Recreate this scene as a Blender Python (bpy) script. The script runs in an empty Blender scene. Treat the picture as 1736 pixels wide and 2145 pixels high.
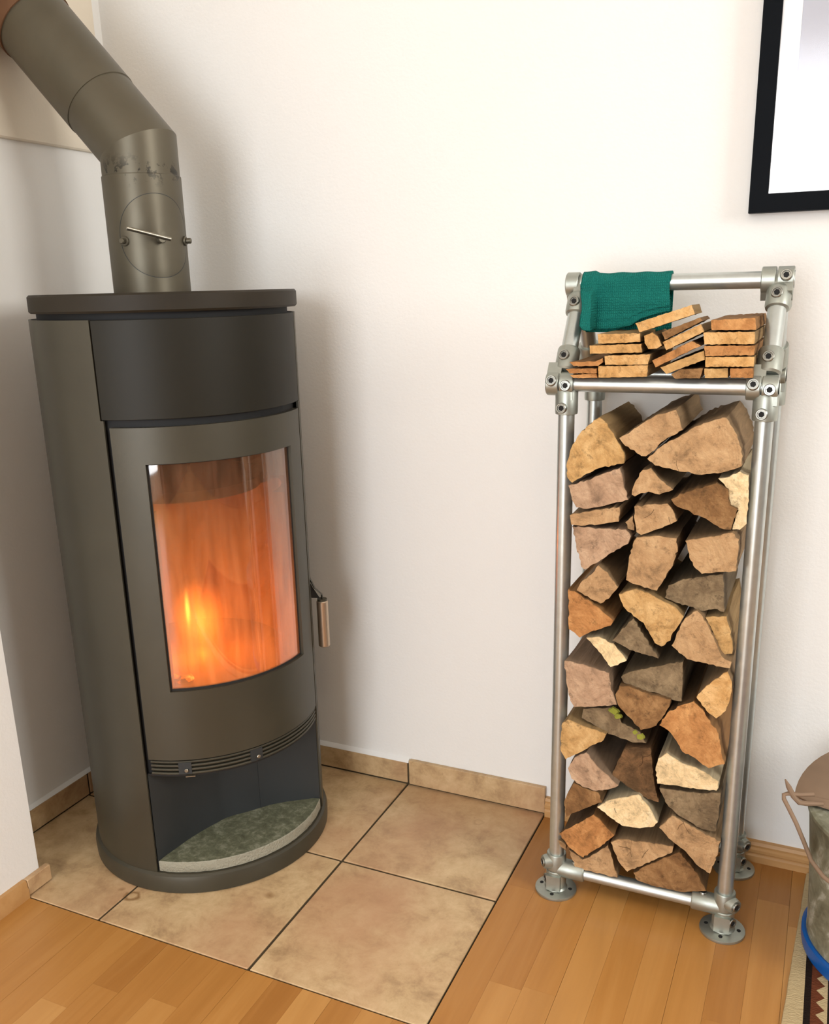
import bpy, math, random
from mathutils import Vector, Matrix
random.seed(7)
scene = bpy.context.scene
COL = scene.collection
PI = math.pi

# ------------------------------------------------------------------ camera
cam_data = bpy.data.cameras.new('camera'); cam = bpy.data.objects.new('camera', cam_data); COL.objects.link(cam)
_R = Vector((0.91065124, 0.41245357, -0.02442085)); _U = Vector((-0.09411022, 0.26461053, 0.95975233)); _F = Vector((-0.40231529, 0.87170139, -0.279784))
cam.matrix_world = Matrix(((_R.x, _U.x, -_F.x, 0.81182506), (_R.y, _U.y, -_F.y, -1.69541453), (_R.z, _U.z, -_F.z, 1.10549806), (0, 0, 0, 1)))
cam_data.sensor_fit = 'HORIZONTAL'; cam_data.sensor_width = 36
cam_data.lens = 1906.725 / 1736 * 36
cam_data.shift_y = (1157 - 1072.5) / 1736
cam_data.clip_start = 0.02; cam_data.clip_end = 60
scene.camera = cam

# ------------------------------------------------------------------ world, lights, exposure
scene.view_settings.view_transform = 'Standard'; scene.view_settings.look = 'None'
scene.view_settings.gamma = 1; scene.view_settings.use_curve_mapping = False
scene.view_settings.exposure = 0.0
world = bpy.data.worlds.new('world'); scene.world = world; world.use_nodes = True
world.node_tree.nodes['Background'].inputs['Color'].default_value = (0.75, 0.86, 1.0, 1)
world.node_tree.nodes['Background'].inputs['Strength'].default_value = 1.6

def area(name, loc, target, sx, sy, power, color):
    ld = bpy.data.lights.new(name, 'AREA'); ld.shape = 'RECTANGLE'; ld.size = sx; ld.size_y = sy
    ld.energy = power; ld.color = color
    o = bpy.data.objects.new(name, ld); COL.objects.link(o); o.location = loc
    o.rotation_euler = (Vector(target) - Vector(loc)).to_track_quat('-Z', 'Z').to_euler()
    return o
area('balcony_door_daylight', (0.3, -3.88, 1.2), (0.3, 0, 1.2), 1.3, 2.05, 64, (0.93, 0.96, 1.0))
area('side_window_daylight', (3.42, -1.2, 1.78), (0, -1.0, 1.0), 1.35, 0.95, 56, (1.0, 0.975, 0.93))
area('ceiling_lamp_light', (1.1, -2.0, 2.42), (1.1, -2.0, 0), 0.5, 0.5, 7, (1.0, 0.86, 0.66))

# ------------------------------------------------------------------ mesh helpers
class MB:
    def __init__(s): s.v = []; s.f = []; s.m = []; s.mi = 0
    def add(s, vs, fs):
        n = len(s.v); s.v += [tuple(v) for v in vs]
        for f in fs: s.f.append(tuple(i + n for i in f)); s.m.append(s.mi)
    def box(s, x0, x1, y0, y1, z0, z1):
        s.add([(x, y, z) for z in (z0, z1) for y in (y0, y1) for x in (x0, x1)],
              [(0, 2, 3, 1), (4, 5, 7, 6), (0, 1, 5, 4), (2, 6, 7, 3), (0, 4, 6, 2), (1, 3, 7, 5)])
        return s
    def bbox(s, x0, x1, y0, y1, z0, z1, b):
        """box with chamfered edges: three crossed insets joined as rings"""
        rings = []
        for z, d in ((z0, b), (z0 + b, 0), (z1 - b, 0), (z1, b)):
            X0, X1, Y0, Y1 = x0 + d, x1 - d, y0 + d, y1 - d; c = b * .9
            rings.append([(X0 + c, Y0, z), (X1 - c, Y0, z), (X1, Y0 + c, z), (X1, Y1 - c, z), (X1 - c, Y1, z), (X0 + c, Y1, z), (X0, Y1 - c, z), (X0, Y0 + c, z)])
        s.rings(rings); return s
    def rings(s, rings, cap=True, closed=False):
        n = len(rings[0]); base = [p for r in rings for p in r]; fs = []
        m = len(rings)
        for k in range(m if closed else m - 1):
            a = k * n; b = ((k + 1) % m) * n
            for i in range(n): j = (i + 1) % n; fs.append((a + i, a + j, b + j, b + i))
        if cap and not closed:
            fs.append(tuple(range(n - 1, -1, -1))); fs.append(tuple(range((m - 1) * n, m * n)))
        s.add(base, fs); return s
    def cyl(s, p0, p1, r0, r1=None, n=24, cap=True, bevel=0.0):
        r1 = r0 if r1 is None else r1
        p0 = Vector(p0); p1 = Vector(p1); d = (p1 - p0); L = d.length; d.normalize()
        u = d.orthogonal().normalized()
        if abs(d.z) > .99: u = Vector((1, 0, 0))
        w = d.cross(u).normalized()
        prof = [(0, r0), (L, r1)]
        if bevel: prof = [(0, r0 - bevel), (bevel, r0), (L - bevel, r1), (L, r1 - bevel)]
        s.rings([[p0 + d * t + (u * math.cos(2 * PI * i / n) + w * math.sin(2 * PI * i / n)) * r for i in range(n)] for t, r in prof], cap)
        return s
    def lathe(s, prof, c=(0, 0, 0), axis=(0, 0, 1), n=48, cap=True):
        d = Vector(axis).normalized(); u = Vector((1, 0, 0)) if abs(d.z) > .99 else d.orthogonal().normalized(); w = d.cross(u).normalized(); c = Vector(c)
        s.rings([[c + d * z + (u * math.cos(2 * PI * i / n) + w * math.sin(2 * PI * i / n)) * r for i in range(n)] for r, z in prof], cap)
        return s
    def tube(s, pts, r, n=12, rs=None):
        pts = [Vector(p) for p in pts]; rings = []
        u = None
        for k, p in enumerate(pts):
            t = (pts[min(k + 1, len(pts) - 1)] - pts[max(k - 1, 0)]).normalized()
            if u is None: u = t.orthogonal().normalized()
            u = (u - t * u.dot(t)).normalized(); w = t.cross(u)
            rr = rs[k] if rs else r
            rings.append([p + (u * math.cos(2 * PI * i / n) + w * math.sin(2 * PI * i / n)) * rr for i in range(n)])
        s.rings(rings); return s
    def panel(s, c, ri, ro, a0, a1, z0, z1, step=2.0, bevel=0.0):
        """curved solid panel, angles in degrees, 0 = towards -y, 90 = towards +x"""
        n = max(2, int(abs(a1 - a0) / step)); rr = []
        for i in range(n + 1):
            a = math.radians(a0 + (a1 - a0) * i / n); sx, sy = math.sin(a), -math.cos(a)
            b = bevel
            prof = [(ri, z0), (ro - b, z0), (ro, z0 + b), (ro, z1 - b), (ro - b, z1), (ri, z1)] if b else [(ri, z0), (ro, z0), (ro, z1), (ri, z1)]
            rr.append([(c[0] + sx * r, c[1] + sy * r, z) for r, z in prof])
        s.rings(rr); return s
    def prism(s, pts, z0, z1, bevel=0.0):
        n = len(pts)
        if not bevel: s.rings([[(x, y, z0) for x, y in pts], [(x, y, z1) for x, y in pts]])
        else:
            cx = sum(p[0] for p in pts) / n; cy = sum(p[1] for p in pts) / n
            def ins(d): 
                out = []
                for x, y in pts:
                    v = Vector((x - cx, y - cy)); L = v.length; v *= (L - d) / L; out.append((cx + v.x, cy + v.y))
                return out
            s.rings([[(x, y, z0) for x, y in ins(bevel)], [(x, y, z0 + bevel) for x, y in pts], [(x, y, z1 - bevel) for x, y in pts], [(x, y, z1) for x, y in ins(bevel)]])
        return s

def world_loc(o):
    p = Vector((0, 0, 0))
    while o: p += o.location; o = o.parent
    return p
def make(name, mb, mats, parent=None, base=None, smooth=True, angle=35):
    """ONE mesh object from world-space geometry; its origin is `base` (top level) or its parent's"""
    org = Vector(base) if base else (world_loc(parent) if parent else Vector((0, 0, 0)))
    me = bpy.data.meshes.new(name)
    me.from_pydata([Vector(v) - org for v in mb.v], [], mb.f)
    for m in (mats if isinstance(mats, (list, tuple)) else [mats]): me.materials.append(m)
    me.polygons.foreach_set('material_index', mb.m)
    me.validate(); me.update()
    import bmesh
    bm = bmesh.new(); bm.from_mesh(me); bmesh.ops.recalc_face_normals(bm, faces=bm.faces); bm.to_mesh(me); bm.free()
    if smooth:
        me.polygons.foreach_set('use_smooth', [True] * len(me.polygons)); me.set_sharp_from_angle(angle=math.radians(angle))
    o = bpy.data.objects.new(name, me); COL.objects.link(o)
    if parent: o.parent = parent
    else: o.location = org
    return o
def thing(name, label, cat, loc, group=None):
    o = bpy.data.objects.new(name, None); o.empty_display_size = .05; COL.objects.link(o); o.location = loc
    return tag(o, label, cat, group)
def tag(o, label, cat, group=None):
    o['label'] = label; o['category'] = cat
    if group: o['group'] = group
    return o
def structure(name, mb, mat, parent=None, **k):
    o = make(name, mb, mat, parent, **k)
    if not parent: o['kind'] = 'structure'
    return o

# ------------------------------------------------------------------ materials
def lin(c):
    return tuple(((v / 255) / 12.92 if v / 255 <= .04045 else ((v / 255 + .055) / 1.055) ** 2.4) for v in c) + (1,)
class NT:
    def __init__(s, name):
        s.mat = bpy.data.materials.new(name); s.mat.use_nodes = True; s.t = s.mat.node_tree; s.b = s.t.nodes['Principled BSDF']
    def n(s, typ, **k):
        nd = s.t.nodes.new(typ)
        for a, b in k.items():
            if a in nd.inputs: nd.inputs[a].default_value = b
            else: setattr(nd, a, b)
        return nd
    def l(s, a, b): s.t.links.new(a, b)
    def ramp(s, fac, stops, interp='LINEAR'):
        r = s.n('ShaderNodeValToRGB'); e = r.color_ramp.elements; r.color_ramp.interpolation = interp
        e[0].position, e[0].color = stops[0][0], stops[0][1]; e[1].position, e[1].color = stops[-1][0], stops[-1][1]
        for p, c in stops[1:-1]: x = e.new(p); x.color = c
        s.l(fac, r.inputs[0]); return r.outputs[0]
    def noise(s, vec, scale, detail=4, rough=.55, dist=0):
        n = s.n('ShaderNodeTexNoise'); n.inputs['Scale'].default_value = scale; n.inputs['Detail'].default_value = detail
        n.inputs['Roughness'].default_value = rough; n.inputs['Distortion'].default_value = dist
        if vec: s.l(vec, n.inputs['Vector'])
        return n.outputs['Fac']
    def mix(s, fac, a, b, blend='MIX'):
        m = s.n('ShaderNodeMix', data_type='RGBA', blend_type=blend)
        for sock, v in ((m.inputs['Factor'], fac), (m.inputs['A'], a), (m.inputs['B'], b)):
            pass
        for idx, v in ((0, fac), (6, a), (7, b)):
            if hasattr(v, 'is_output'): s.l(v, m.inputs[idx])
            else: m.inputs[idx].default_value = v
        return m.outputs[2]
    def math(s, op, a, b=0.0, clamp=False):
        m = s.n('ShaderNodeMath', operation=op, use_clamp=clamp)
        for i, v in ((0, a), (1, b)):
            if hasattr(v, 'is_output'): s.l(v, m.inputs[i])
            else: m.inputs[i].default_value = v
        return m.outputs[0]
    def pos(s): return s.n('ShaderNodeNewGeometry').outputs['Position']
    def mapping(s, vec, scale=(1, 1, 1), loc=None, rot=None):
        m = s.n('ShaderNodeMapping'); m.inputs['Scale'].default_value = scale; s.l(vec, m.inputs['Vector'])
        if rot: m.inputs['Rotation'].default_value = rot
        if loc is not None: s.l(loc, m.inputs['Location'])
        return m.outputs[0]
    def rnd(s, k=37.0):
        """a per-object random offset vector"""
        o = s.n('ShaderNodeObjectInfo').outputs['Random']; c = s.n('ShaderNodeCombineXYZ')
        for i, f in enumerate((k, k * 1.7, k * .6)): s.l(s.math('MULTIPLY', o, f), c.inputs[i])
        return c.outputs[0], o
    def bump(s, h, strength=.3, dist=.002):
        b = s.n('ShaderNodeBump'); b.inputs['Strength'].default_value = strength; b.inputs['Distance'].default_value = dist
        s.l(h, b.inputs['Height']); s.l(b.outputs[0], s.b.inputs['Normal'])
    def color(s, c):
        if hasattr(c, 'is_output'): s.l(c, s.b.inputs['Base Color'])
        else: s.b.inputs['Base Color'].default_value = c
    def set(s, rough=.5, metal=0, spec=None):
        s.b.inputs['Roughness'].default_value = rough; s.b.inputs['Metallic'].default_value = metal
        if spec is not None: s.b.inputs['Specular IOR Level'].default_value = spec
        return s

def m_wall(name, c):
    m = NT(name); p = m.pos()
    big = m.noise(p, 3, 3); m.color(m.mix(big, lin(c), lin([min(255, v + 5) for v in c])))
    h = m.math('ADD', m.noise(p, 160, 5, .6), m.math('MULTIPLY', m.noise(p, 45, 3), .8))
    m.bump(h, .22, .002); m.set(.85, 0, .25); return m.mat
M = {}
M['wall'] = m_wall('plaster', (236, 234, 229))
M['ceiling'] = m_wall('ceiling_paint', (238, 236, 232))
M['wall_upper'] = m_wall('plaster_chimney_breast', (224, 213, 194))

def m_plain(name, c, rough=.5, metal=0, spec=None, bump=None):
    m = NT(name); m.color(lin(c)); m.set(rough, metal, spec)
    if bump: m.bump(m.noise(m.pos(), bump[0], 4), bump[1], bump[2])
    return m.mat

def m_tile():
    m = NT('stoneware_tile'); off, r = m.rnd(9); p = m.mapping(m.pos(), (1, 1, 1), off)
    a = m.noise(p, 16, 9, .72, .25); b = m.noise(p, 3.2, 3, .5, .2); c = m.noise(p, 60, 4, .6)
    col = m.ramp(a, [(.30, lin((156, 126, 90))), (.48, lin((194, 163, 121))), (.66, lin((214, 186, 143)))])
    col = m.mix(m.ramp(b, [(.42, (0, 0, 0, 1)), (.68, (.75, .75, .75, 1))]), col, lin((184, 138, 102)))
    col = m.mix(m.ramp(c, [(.66, (0, 0, 0, 1)), (.74, (.35, .35, .35, 1))]), col, lin((150, 118, 84)))
    # rust stains beside the stove
    g = m.pos()
    for (x, y, rad, ring, amt) in ((-.318, -.575, .016, .013, .8), (-.075, -.47, .012, .0, .7), (-.35, -.566, .007, 0, .6), (.205, -.092, .013, .010, .22)):
        d = m.n('ShaderNodeVectorMath', operation='DISTANCE'); dd = m.n('ShaderNodeVectorMath', operation='ADD')
        nz = m.n('ShaderNodeTexNoise'); nz.inputs['Scale'].default_value = 60; m.l(g, nz.inputs['Vector'])
        sc = m.n('ShaderNodeVectorMath', operation='SCALE'); m.l(nz.outputs['Color'], sc.inputs[0]); sc.inputs['Scale'].default_value = .014
        m.l(g, dd.inputs[0]); m.l(sc.outputs[0], dd.inputs[1]); m.l(dd.outputs[0], d.inputs[0]); d.inputs[1].default_value = (x + .007, y + .007, .008)
        v = d.outputs['Value']
        if ring: f = m.math('SUBTRACT', 1, m.math('DIVIDE', m.math('ABSOLUTE', m.math('SUBTRACT', v, ring)), rad * .38), True)
        else: f = m.math('SUBTRACT', 1, m.math('DIVIDE', v, rad), True)
        col = m.mix(m.math('MULTIPLY', f, amt), col, lin((122, 82, 38)))
    m.color(col); m.set(.42, 0, .45); m.bump(m.math('ADD', a, c), .25, .0012); return m.mat
M['tile'] = m_tile()
M['grout'] = m_plain('grout', (72, 62, 46), .95, 0, .1, (300, .5, .001))

def m_wood(name, cols, rough=.38, along='y', k=1.0):
    """laminate and board: long grain"""
    m = NT(name); off, r = m.rnd(23)
    sc = (14, 1.2, 14) if along == 'y' else (1.2, 14, 14)
    p = m.mapping(m.pos(), sc, off)
    n1 = m.noise(p, 1.2 * k, 6, .6, 1.5); p2 = m.mapping(m.pos(), tuple(v * 6 if v > 2 else v * 3 for v in sc), off)
    n2 = m.noise(p2, 1.6 * k, 4, .6)
    base = m.ramp(n1, [(.25, lin(cols[0])), (.5, lin(cols[1])), (.78, lin(cols[2]))])
    col = m.mix(m.math('MULTIPLY', m.ramp(n2, [(.45, (0, 0, 0, 1)), (.8, (1, 1, 1, 1))]), .28), base, lin(cols[3]))
    tone = m.ramp(r, [(0, lin(cols[4])), (.5, lin(cols[1])), (1, lin(cols[2]))])
    col = m.mix(.55, col, tone)
    m.color(col); m.set(rough, 0, .4); m.bump(n2, .08, .0006); return m.mat
M['laminate'] = m_wood('beech_laminate', [(156, 104, 46), (178, 124, 62), (196, 146, 84), (134, 84, 34), (148, 94, 40)])
M['skirting_wood'] = m_wood('beech_skirting', [(170, 122, 70), (190, 144, 90), (204, 162, 110), (150, 104, 58), (182, 134, 80)], .45, 'x')

def m_steel(name, c, metal=.35, rough=.42, var=.12):
    m = NT(name); p = m.pos(); a = m.noise(p, 5, 4, .6, .4); b = m.noise(p, 900, 2)
    lo = [v * (1 - var) for v in c]; hi = [min(255, v * (1 + var)) for v in c]
    m.color(m.mix(a, lin(lo), lin(hi))); m.set(rough, metal, .5 if metal > .2 else .28)
    m.bump(b, .12, .0004); return m.mat
M['stove'] = m_steel('stove_enamel', (68, 64, 52), .3, .42)
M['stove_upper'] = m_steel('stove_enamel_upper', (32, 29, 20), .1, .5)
M['stove_dark'] = m_steel('stove_enamel_inner', (54, 56, 56), .2, .5)
M['stove_black'] = m_plain('stove_black_gap', (12, 11, 10), .7)
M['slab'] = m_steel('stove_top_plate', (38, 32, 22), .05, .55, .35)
def m_pipe():
    m = NT('stovepipe_paint'); p = m.pos(); a = m.noise(p, 6, 4, .6, .5); s = m.noise(p, 38, 5, .7, .3)
    col = m.mix(a, lin((80, 74, 60)), lin((106, 99, 83)))
    # soot near the two joints
    z = m.n('ShaderNodeSeparateXYZ'); m.l(p, z.inputs[0])
    near = m.math('SUBTRACT', 1, m.math('DIVIDE', m.math('ABSOLUTE', m.math('SUBTRACT', z.outputs[2], 1.313)), .03), True)
    f = m.math('MULTIPLY', m.ramp(s, [(.53, (0, 0, 0, 1)), (.57, (1, 1, 1, 1))]), near)
    col = m.mix(m.math('MULTIPLY', f, .8), col, lin((24, 22, 18)))
    m.color(col); m.set(.42, .55, .5); m.bump(m.noise(p, 800, 2), .1, .0004); return m.mat
M['pipe'] = m_pipe()
M['rust'] = m_steel('rusty_collar', (104, 74, 52), .1, .7, .3)
M['chrome'] = m_plain('bolt_steel', (150, 144, 130), .3, .9)
M['handle_grip'] = m_plain('brushed_handle', (196, 176, 154), .38, .9, None, (700, .2, .0004))
M['glass_edge'] = m_plain('gasket', (30, 26, 22), .8)
def m_galv(name, c, rough, metal=1.0):
    m = NT(name); p = m.pos(); a = m.noise(p, 60, 4, .6)
    m.color(m.mix(a, lin([v * .88 for v in c]), lin(c))); m.set(rough, metal)
    m.l(m.math('ADD', m.math('MULTIPLY', m.noise(p, 25, 3), .12), rough - .06), m.b.inputs['Roughness'])
    m.bump(m.noise(p, 420, 3), .05, .0003); return m.mat
M['tube'] = m_galv('galvanised_tube', (206, 212, 208), .32, .82)
M['clamp'] = m_galv('cast_clamp', (176, 180, 170), .42, .8)
M['screw'] = m_galv('set_screw_steel', (168, 168, 160), .36)
M['hole'] = m_plain('screw_recess', (10, 9, 8), .8)

def m_soapstone():
    m = NT('soapstone'); p = m.pos(); a = m.noise(p, 55, 8, .75, .4); b = m.noise(p, 14, 4, .6)
    c = m.ramp(a, [(.3, lin((70, 72, 56))), (.5, lin((104, 106, 84))), (.68, lin((156, 156, 134)))])
    m.color(m.mix(m.math('MULTIPLY', b, .5), c, lin((84, 82, 60)))); m.set(.7, 0, .3); m.bump(a, .6, .002); return m.mat
M['soapstone'] = m_soapstone()
M['soapstone_edge'] = m_plain('soapstone_sawn_edge', (158, 154, 136), .75, 0, .3, (260, 1, .004))
def m_brick():
    m = NT('vermiculite'); p = m.pos(); a = m.noise(p, 30, 6, .7)
    m.color(m.mix(a, lin((120, 92, 66)), lin((160, 126, 92)))); m.set(.95, 0, .1); m.bump(a, .4, .002); return m.mat
M['firebrick'] = m_brick()
def m_glass():
    m = NT('stove_glass'); out = m.t.nodes['Material Output']
    tr = m.n('ShaderNodeBsdfTransparent'); p = m.pos()
    soot = m.noise(m.mapping(p, (30, 30, 3)), 1, 4, .6)
    z = m.n('ShaderNodeSeparateXYZ'); m.l(p, z.inputs[0])
    m.l(m.mix(m.ramp(soot, [(.35, (0, 0, 0, 1)), (.75, (1, 1, 1, 1))]), (.86, .80, .70, 1), (.62, .52, .42, 1)), tr.inputs[0])
    gl = m.n('ShaderNodeBsdfGlossy'); gl.inputs['Roughness'].default_value = .03; gl.inputs['Color'].default_value = (1, 1, 1, 1)
    tl = m.n('ShaderNodeBsdfTranslucent'); tl.inputs['Color'].default_value = lin((235, 215, 190)); df = m.n('ShaderNodeBsdfDiffuse'); df.inputs['Color'].default_value = lin((170, 150, 125))
    hz = m.n('ShaderNodeMixShader'); hz.inputs[0].default_value = .25; m.l(tl.outputs[0], hz.inputs[1]); m.l(df.outputs[0], hz.inputs[2])
    mm = m.n('ShaderNodeMixShader'); f_ = m.ramp(m.noise(m.mapping(p, (60, 60, 8)), 1, 5, .6), [(.35, (.10, .10, .10, 1)), (.8, (.34, .34, .34, 1))])
    m.l(f_, mm.inputs[0]); m.l(tr.outputs[0], mm.inputs[1]); m.l(hz.outputs[0], mm.inputs[2])
    fr = m.n('ShaderNodeFresnel'); m.l(m.math('SUBTRACT', 1.6, m.math('MULTIPLY', m.n('ShaderNodeNewGeometry').outputs['Backfacing'], .975)), fr.inputs['IOR'])
    ms = m.n('ShaderNodeMixShader'); m.l(m.math('MULTIPLY', fr.outputs[0], 1.7, True), ms.inputs[0]); m.l(mm.outputs[0], ms.inputs[1]); m.l(gl.outputs[0], ms.inputs[2])
    m.l(ms.outputs[0], out.inputs['Surface']); return m.mat
M['stove_glass'] = m_glass()
def m_pane():
    m = NT('picture_glass'); out = m.t.nodes['Material Output']
    tr = m.n('ShaderNodeBsdfTransparent'); gl = m.n('ShaderNodeBsdfGlossy'); gl.inputs['Roughness'].default_value = .12
    fr = m.n('ShaderNodeFresnel'); m.l(m.math('SUBTRACT', 1.5, m.math('MULTIPLY', m.n('ShaderNodeNewGeometry').outputs['Backfacing'], .8333)), fr.inputs['IOR'])
    ms = m.n('ShaderNodeMixShader'); m.l(fr.outputs[0], ms.inputs[0]); m.l(tr.outputs[0], ms.inputs[1]); m.l(gl.outputs[0], ms.inputs[2])
    m.l(ms.outputs[0], out.inputs['Surface']); return m.mat
M['picture_glass'] = m_pane()
def m_emit(name, stops, strength):
    m = NT(name); m.b.inputs['Emission Strength'].default_value = strength; p = m.pos()
    m.l(m.ramp(m.noise(p, 45, 4, .6), stops), m.b.inputs['Emission Color']); m.color((0, 0, 0, 1)); m.set(1, 0, 0); return m.mat
M['ember'] = m_emit('glowing_ember', [(.42, (.02, .002, 0, 1)), (.55, (1, .16, .02, 1)), (.7, (1, .5, .12, 1))], 3.2)
def m_flame(name, col, dens, emi):
    """fire as glowing gas: an emission volume that thins out towards the edge of its domain"""
    m = NT(name); m.t.nodes.remove(m.b); out = m.t.nodes['Material Output']
    tc = m.n('ShaderNodeTexCoord').outputs['Object']
    ln = m.n('ShaderNodeVectorMath', operation='LENGTH'); m.l(tc, ln.inputs[0])
    fall = m.math('SUBTRACT', 1, ln.outputs['Value'], True)
    fall = m.math('POWER', fall, 1.6)
    em = m.n('ShaderNodeEmission'); em.inputs['Color'].default_value = col
    m.l(m.math('MULTIPLY', fall, emi), em.inputs['Strength'])
    m.l(em.outputs[0], out.inputs['Volume']); return m.mat
M['flame_core'] = m_flame('flame_core', (1, .42, .07, 1), 1, 1100)
M['flame_glow'] = m_flame('flame_glow', (1, .22, .03, 1), 1, 115)

WOODS = {'yellow': ((196, 154, 98), (222, 184, 128)), 'tan': ((184, 146, 104), (206, 170, 126)), 'pink': ((180, 146, 116), (204, 172, 140)),
         'pale': ((238, 208, 158), (254, 234, 192)), 'orange': ((186, 130, 78), (214, 160, 102)), 'grey': ((124, 104, 78), (158, 136, 104)),
         'brown': ((134, 98, 62), (172, 132, 88)), 'dark': ((96, 72, 48), (140, 104, 70)), 'kiln': ((204, 156, 96), (230, 188, 130))}
def m_end(name, ca, cb):
    """sawn end: mottled, faint curved rings, a few dark drying cracks and grey weathering"""
    m = NT('end_grain_' + name); off, r = m.rnd(31); g = m.pos(); p = m.mapping(g, (1, 1, 1), off)
    a = m.noise(p, 26, 8, .7, .5); b = m.noise(p, 150, 4, .65); c = m.noise(p, 9, 3, .5)
    warp = m.n('ShaderNodeVectorMath', operation='ADD'); nz = m.n('ShaderNodeTexNoise'); nz.inputs['Scale'].default_value = 14; m.l(p, nz.inputs['Vector'])
    sc = m.n('ShaderNodeVectorMath', operation='SCALE'); sc.inputs['Scale'].default_value = .05; m.l(nz.outputs['Color'], sc.inputs[0]); m.l(p, warp.inputs[0]); m.l(sc.outputs[0], warp.inputs[1])
    d = m.n('ShaderNodeVectorMath', operation='LENGTH'); m.l(warp.outputs[0], d.inputs[0])
    ring = m.noise(m.mapping(d.outputs['Value'], (1, 1, 1)), 150, 3, .6)
    crk = m.n('ShaderNodeTexVoronoi', feature='DISTANCE_TO_EDGE'); crk.inputs['Scale'].default_value = 11; m.l(m.mapping(warp.outputs[0], (1.6, .3, .8)), crk.inputs['Vector'])
    cr = m.math('MULTIPLY', m.math('LESS_THAN', crk.outputs['Distance'], .007), m.math('GREATER_THAN', c, .64))
    col = m.ramp(a, [(.30, lin([v * .74 for v in ca])), (.46, lin(ca)), (.66, lin(cb))])
    col = m.mix(m.math('MULTIPLY', m.ramp(ring, [(.45, (0, 0, 0, 1)), (.65, (1, 1, 1, 1))]), .28), col, lin([v * .80 for v in ca]))
    col = m.mix(m.math('MULTIPLY', m.ramp(m.noise(p, 62, 6, .75), [(.55, (0, 0, 0, 1)), (.67, (1, 1, 1, 1))]), .65), col, lin([v * .58 for v in ca]))
    col = m.mix(m.math('MULTIPLY', cr, .6), col, lin((52, 34, 20)))
    m.color(col); m.set(.9, 0, .15); m.bump(m.math('SUBTRACT', m.math('ADD', a, m.math('MULTIPLY', b, .7)), m.math('MULTIPLY', cr, .6)), .9, .003); return m.mat
def m_side(name, ca, cb):
    m = NT('split_side_' + name); off, r = m.rnd(31); p = m.mapping(m.pos(), (60, 5, 60), off)
    a = m.noise(p, 1.6, 6, .65, .8); ca = [v * .62 for v in ca]; cb = [v * .78 for v in cb]
    m.color(m.mix(a, lin([v * .8 for v in ca]), lin(cb))); m.set(.85, 0, .2); m.bump(a, .7, .003); return m.mat
END = {k: m_end(k, *v) for k, v in WOODS.items()}
SIDE = {k: m_side(k, *v) for k, v in WOODS.items()}
def m_bark():
    m = NT('bark'); p = m.mapping(m.pos(), (70, 14, 70)); a = m.noise(p, 1.2, 7, .7, .5)
    m.color(m.mix(a, lin((58, 42, 28)), lin((116, 90, 62)))); m.set(.95, 0, .1); m.bump(a, 1, .004); return m.mat
M['bark'] = m_bark()
M['moss'] = m_plain('moss', (148, 150, 62), .95, 0, .1, (300, .8, .002))

def m_cloth():
    m = NT('knitted_cotton'); p = m.pos()
    w = m.n('ShaderNodeTexWave', wave_type='BANDS', bands_direction='Z'); w.inputs['Scale'].default_value = 75; w.inputs['Distortion'].default_value = 5; w.inputs['Detail'].default_value = 2; w.inputs['Detail Scale'].default_value = 3; m.l(p, w.inputs['Vector'])
    v = m.n('ShaderNodeTexWave', wave_type='BANDS', bands_direction='X'); v.inputs['Scale'].default_value = 95; v.inputs['Distortion'].default_value = 1.5; m.l(p, v.inputs['Vector'])
    h = m.math('MULTIPLY', w.outputs['Fac'], v.outputs['Fac']); n = m.noise(p, 30, 4)
    c = m.mix(n, lin((22, 108, 100)), lin((40, 138, 124))); c = m.mix(m.math('MULTIPLY', m.math('SUBTRACT', 1, h), .45), c, lin((8, 66, 60)))
    m.color(c); m.set(.95, 0, .1);  m.bump(m.math('ADD', h, m.noise(p, 400, 3)), .8, .0022); return m.mat
M['cloth'] = m_cloth()
M['frame'] = m_plain('black_lacquer', (4, 7, 12), .55, 0, .08)
M['mat_board'] = m_plain('white_mat', (250, 250, 250), .8)
def m_print():
    m = NT('grey_print'); p = m.pos(); n = m.noise(p, 2.2, 3); z = m.n('ShaderNodeSeparateXYZ'); m.l(p, z.inputs[0])
    m.color(m.ramp(m.math('ADD', n, m.math('MULTIPLY', m.math('SUBTRACT', z.outputs[2], 1.4), .5)), [(.3, lin((188, 188, 200))), (.6, lin((176, 178, 188))), (.8, lin((138, 128, 126)))])); m.set(.7); return m.mat
M['print'] = m_print()
def m_zinc():
    m = NT('weathered_zinc'); p = m.pos(); a = m.noise(p, 22, 6, .65, .6); v = m.n('ShaderNodeTexVoronoi'); v.inputs['Scale'].default_value = 40; m.l(p, v.inputs['Vector'])
    m.color(m.ramp(a, [(.34, lin((98, 96, 76))), (.52, lin((132, 131, 110))), (.66, lin((184, 184, 170)))])); m.set(.55, .15); m.bump(v.outputs['Distance'], .3, .001); return m.mat
M['zinc'] = m_zinc()
M['rust_lid'] = m_steel('rusty_lid', (128, 106, 86), .1, .7, .25)
M['blue'] = m_plain('blue_plastic', (10, 84, 160), .35)
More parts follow.
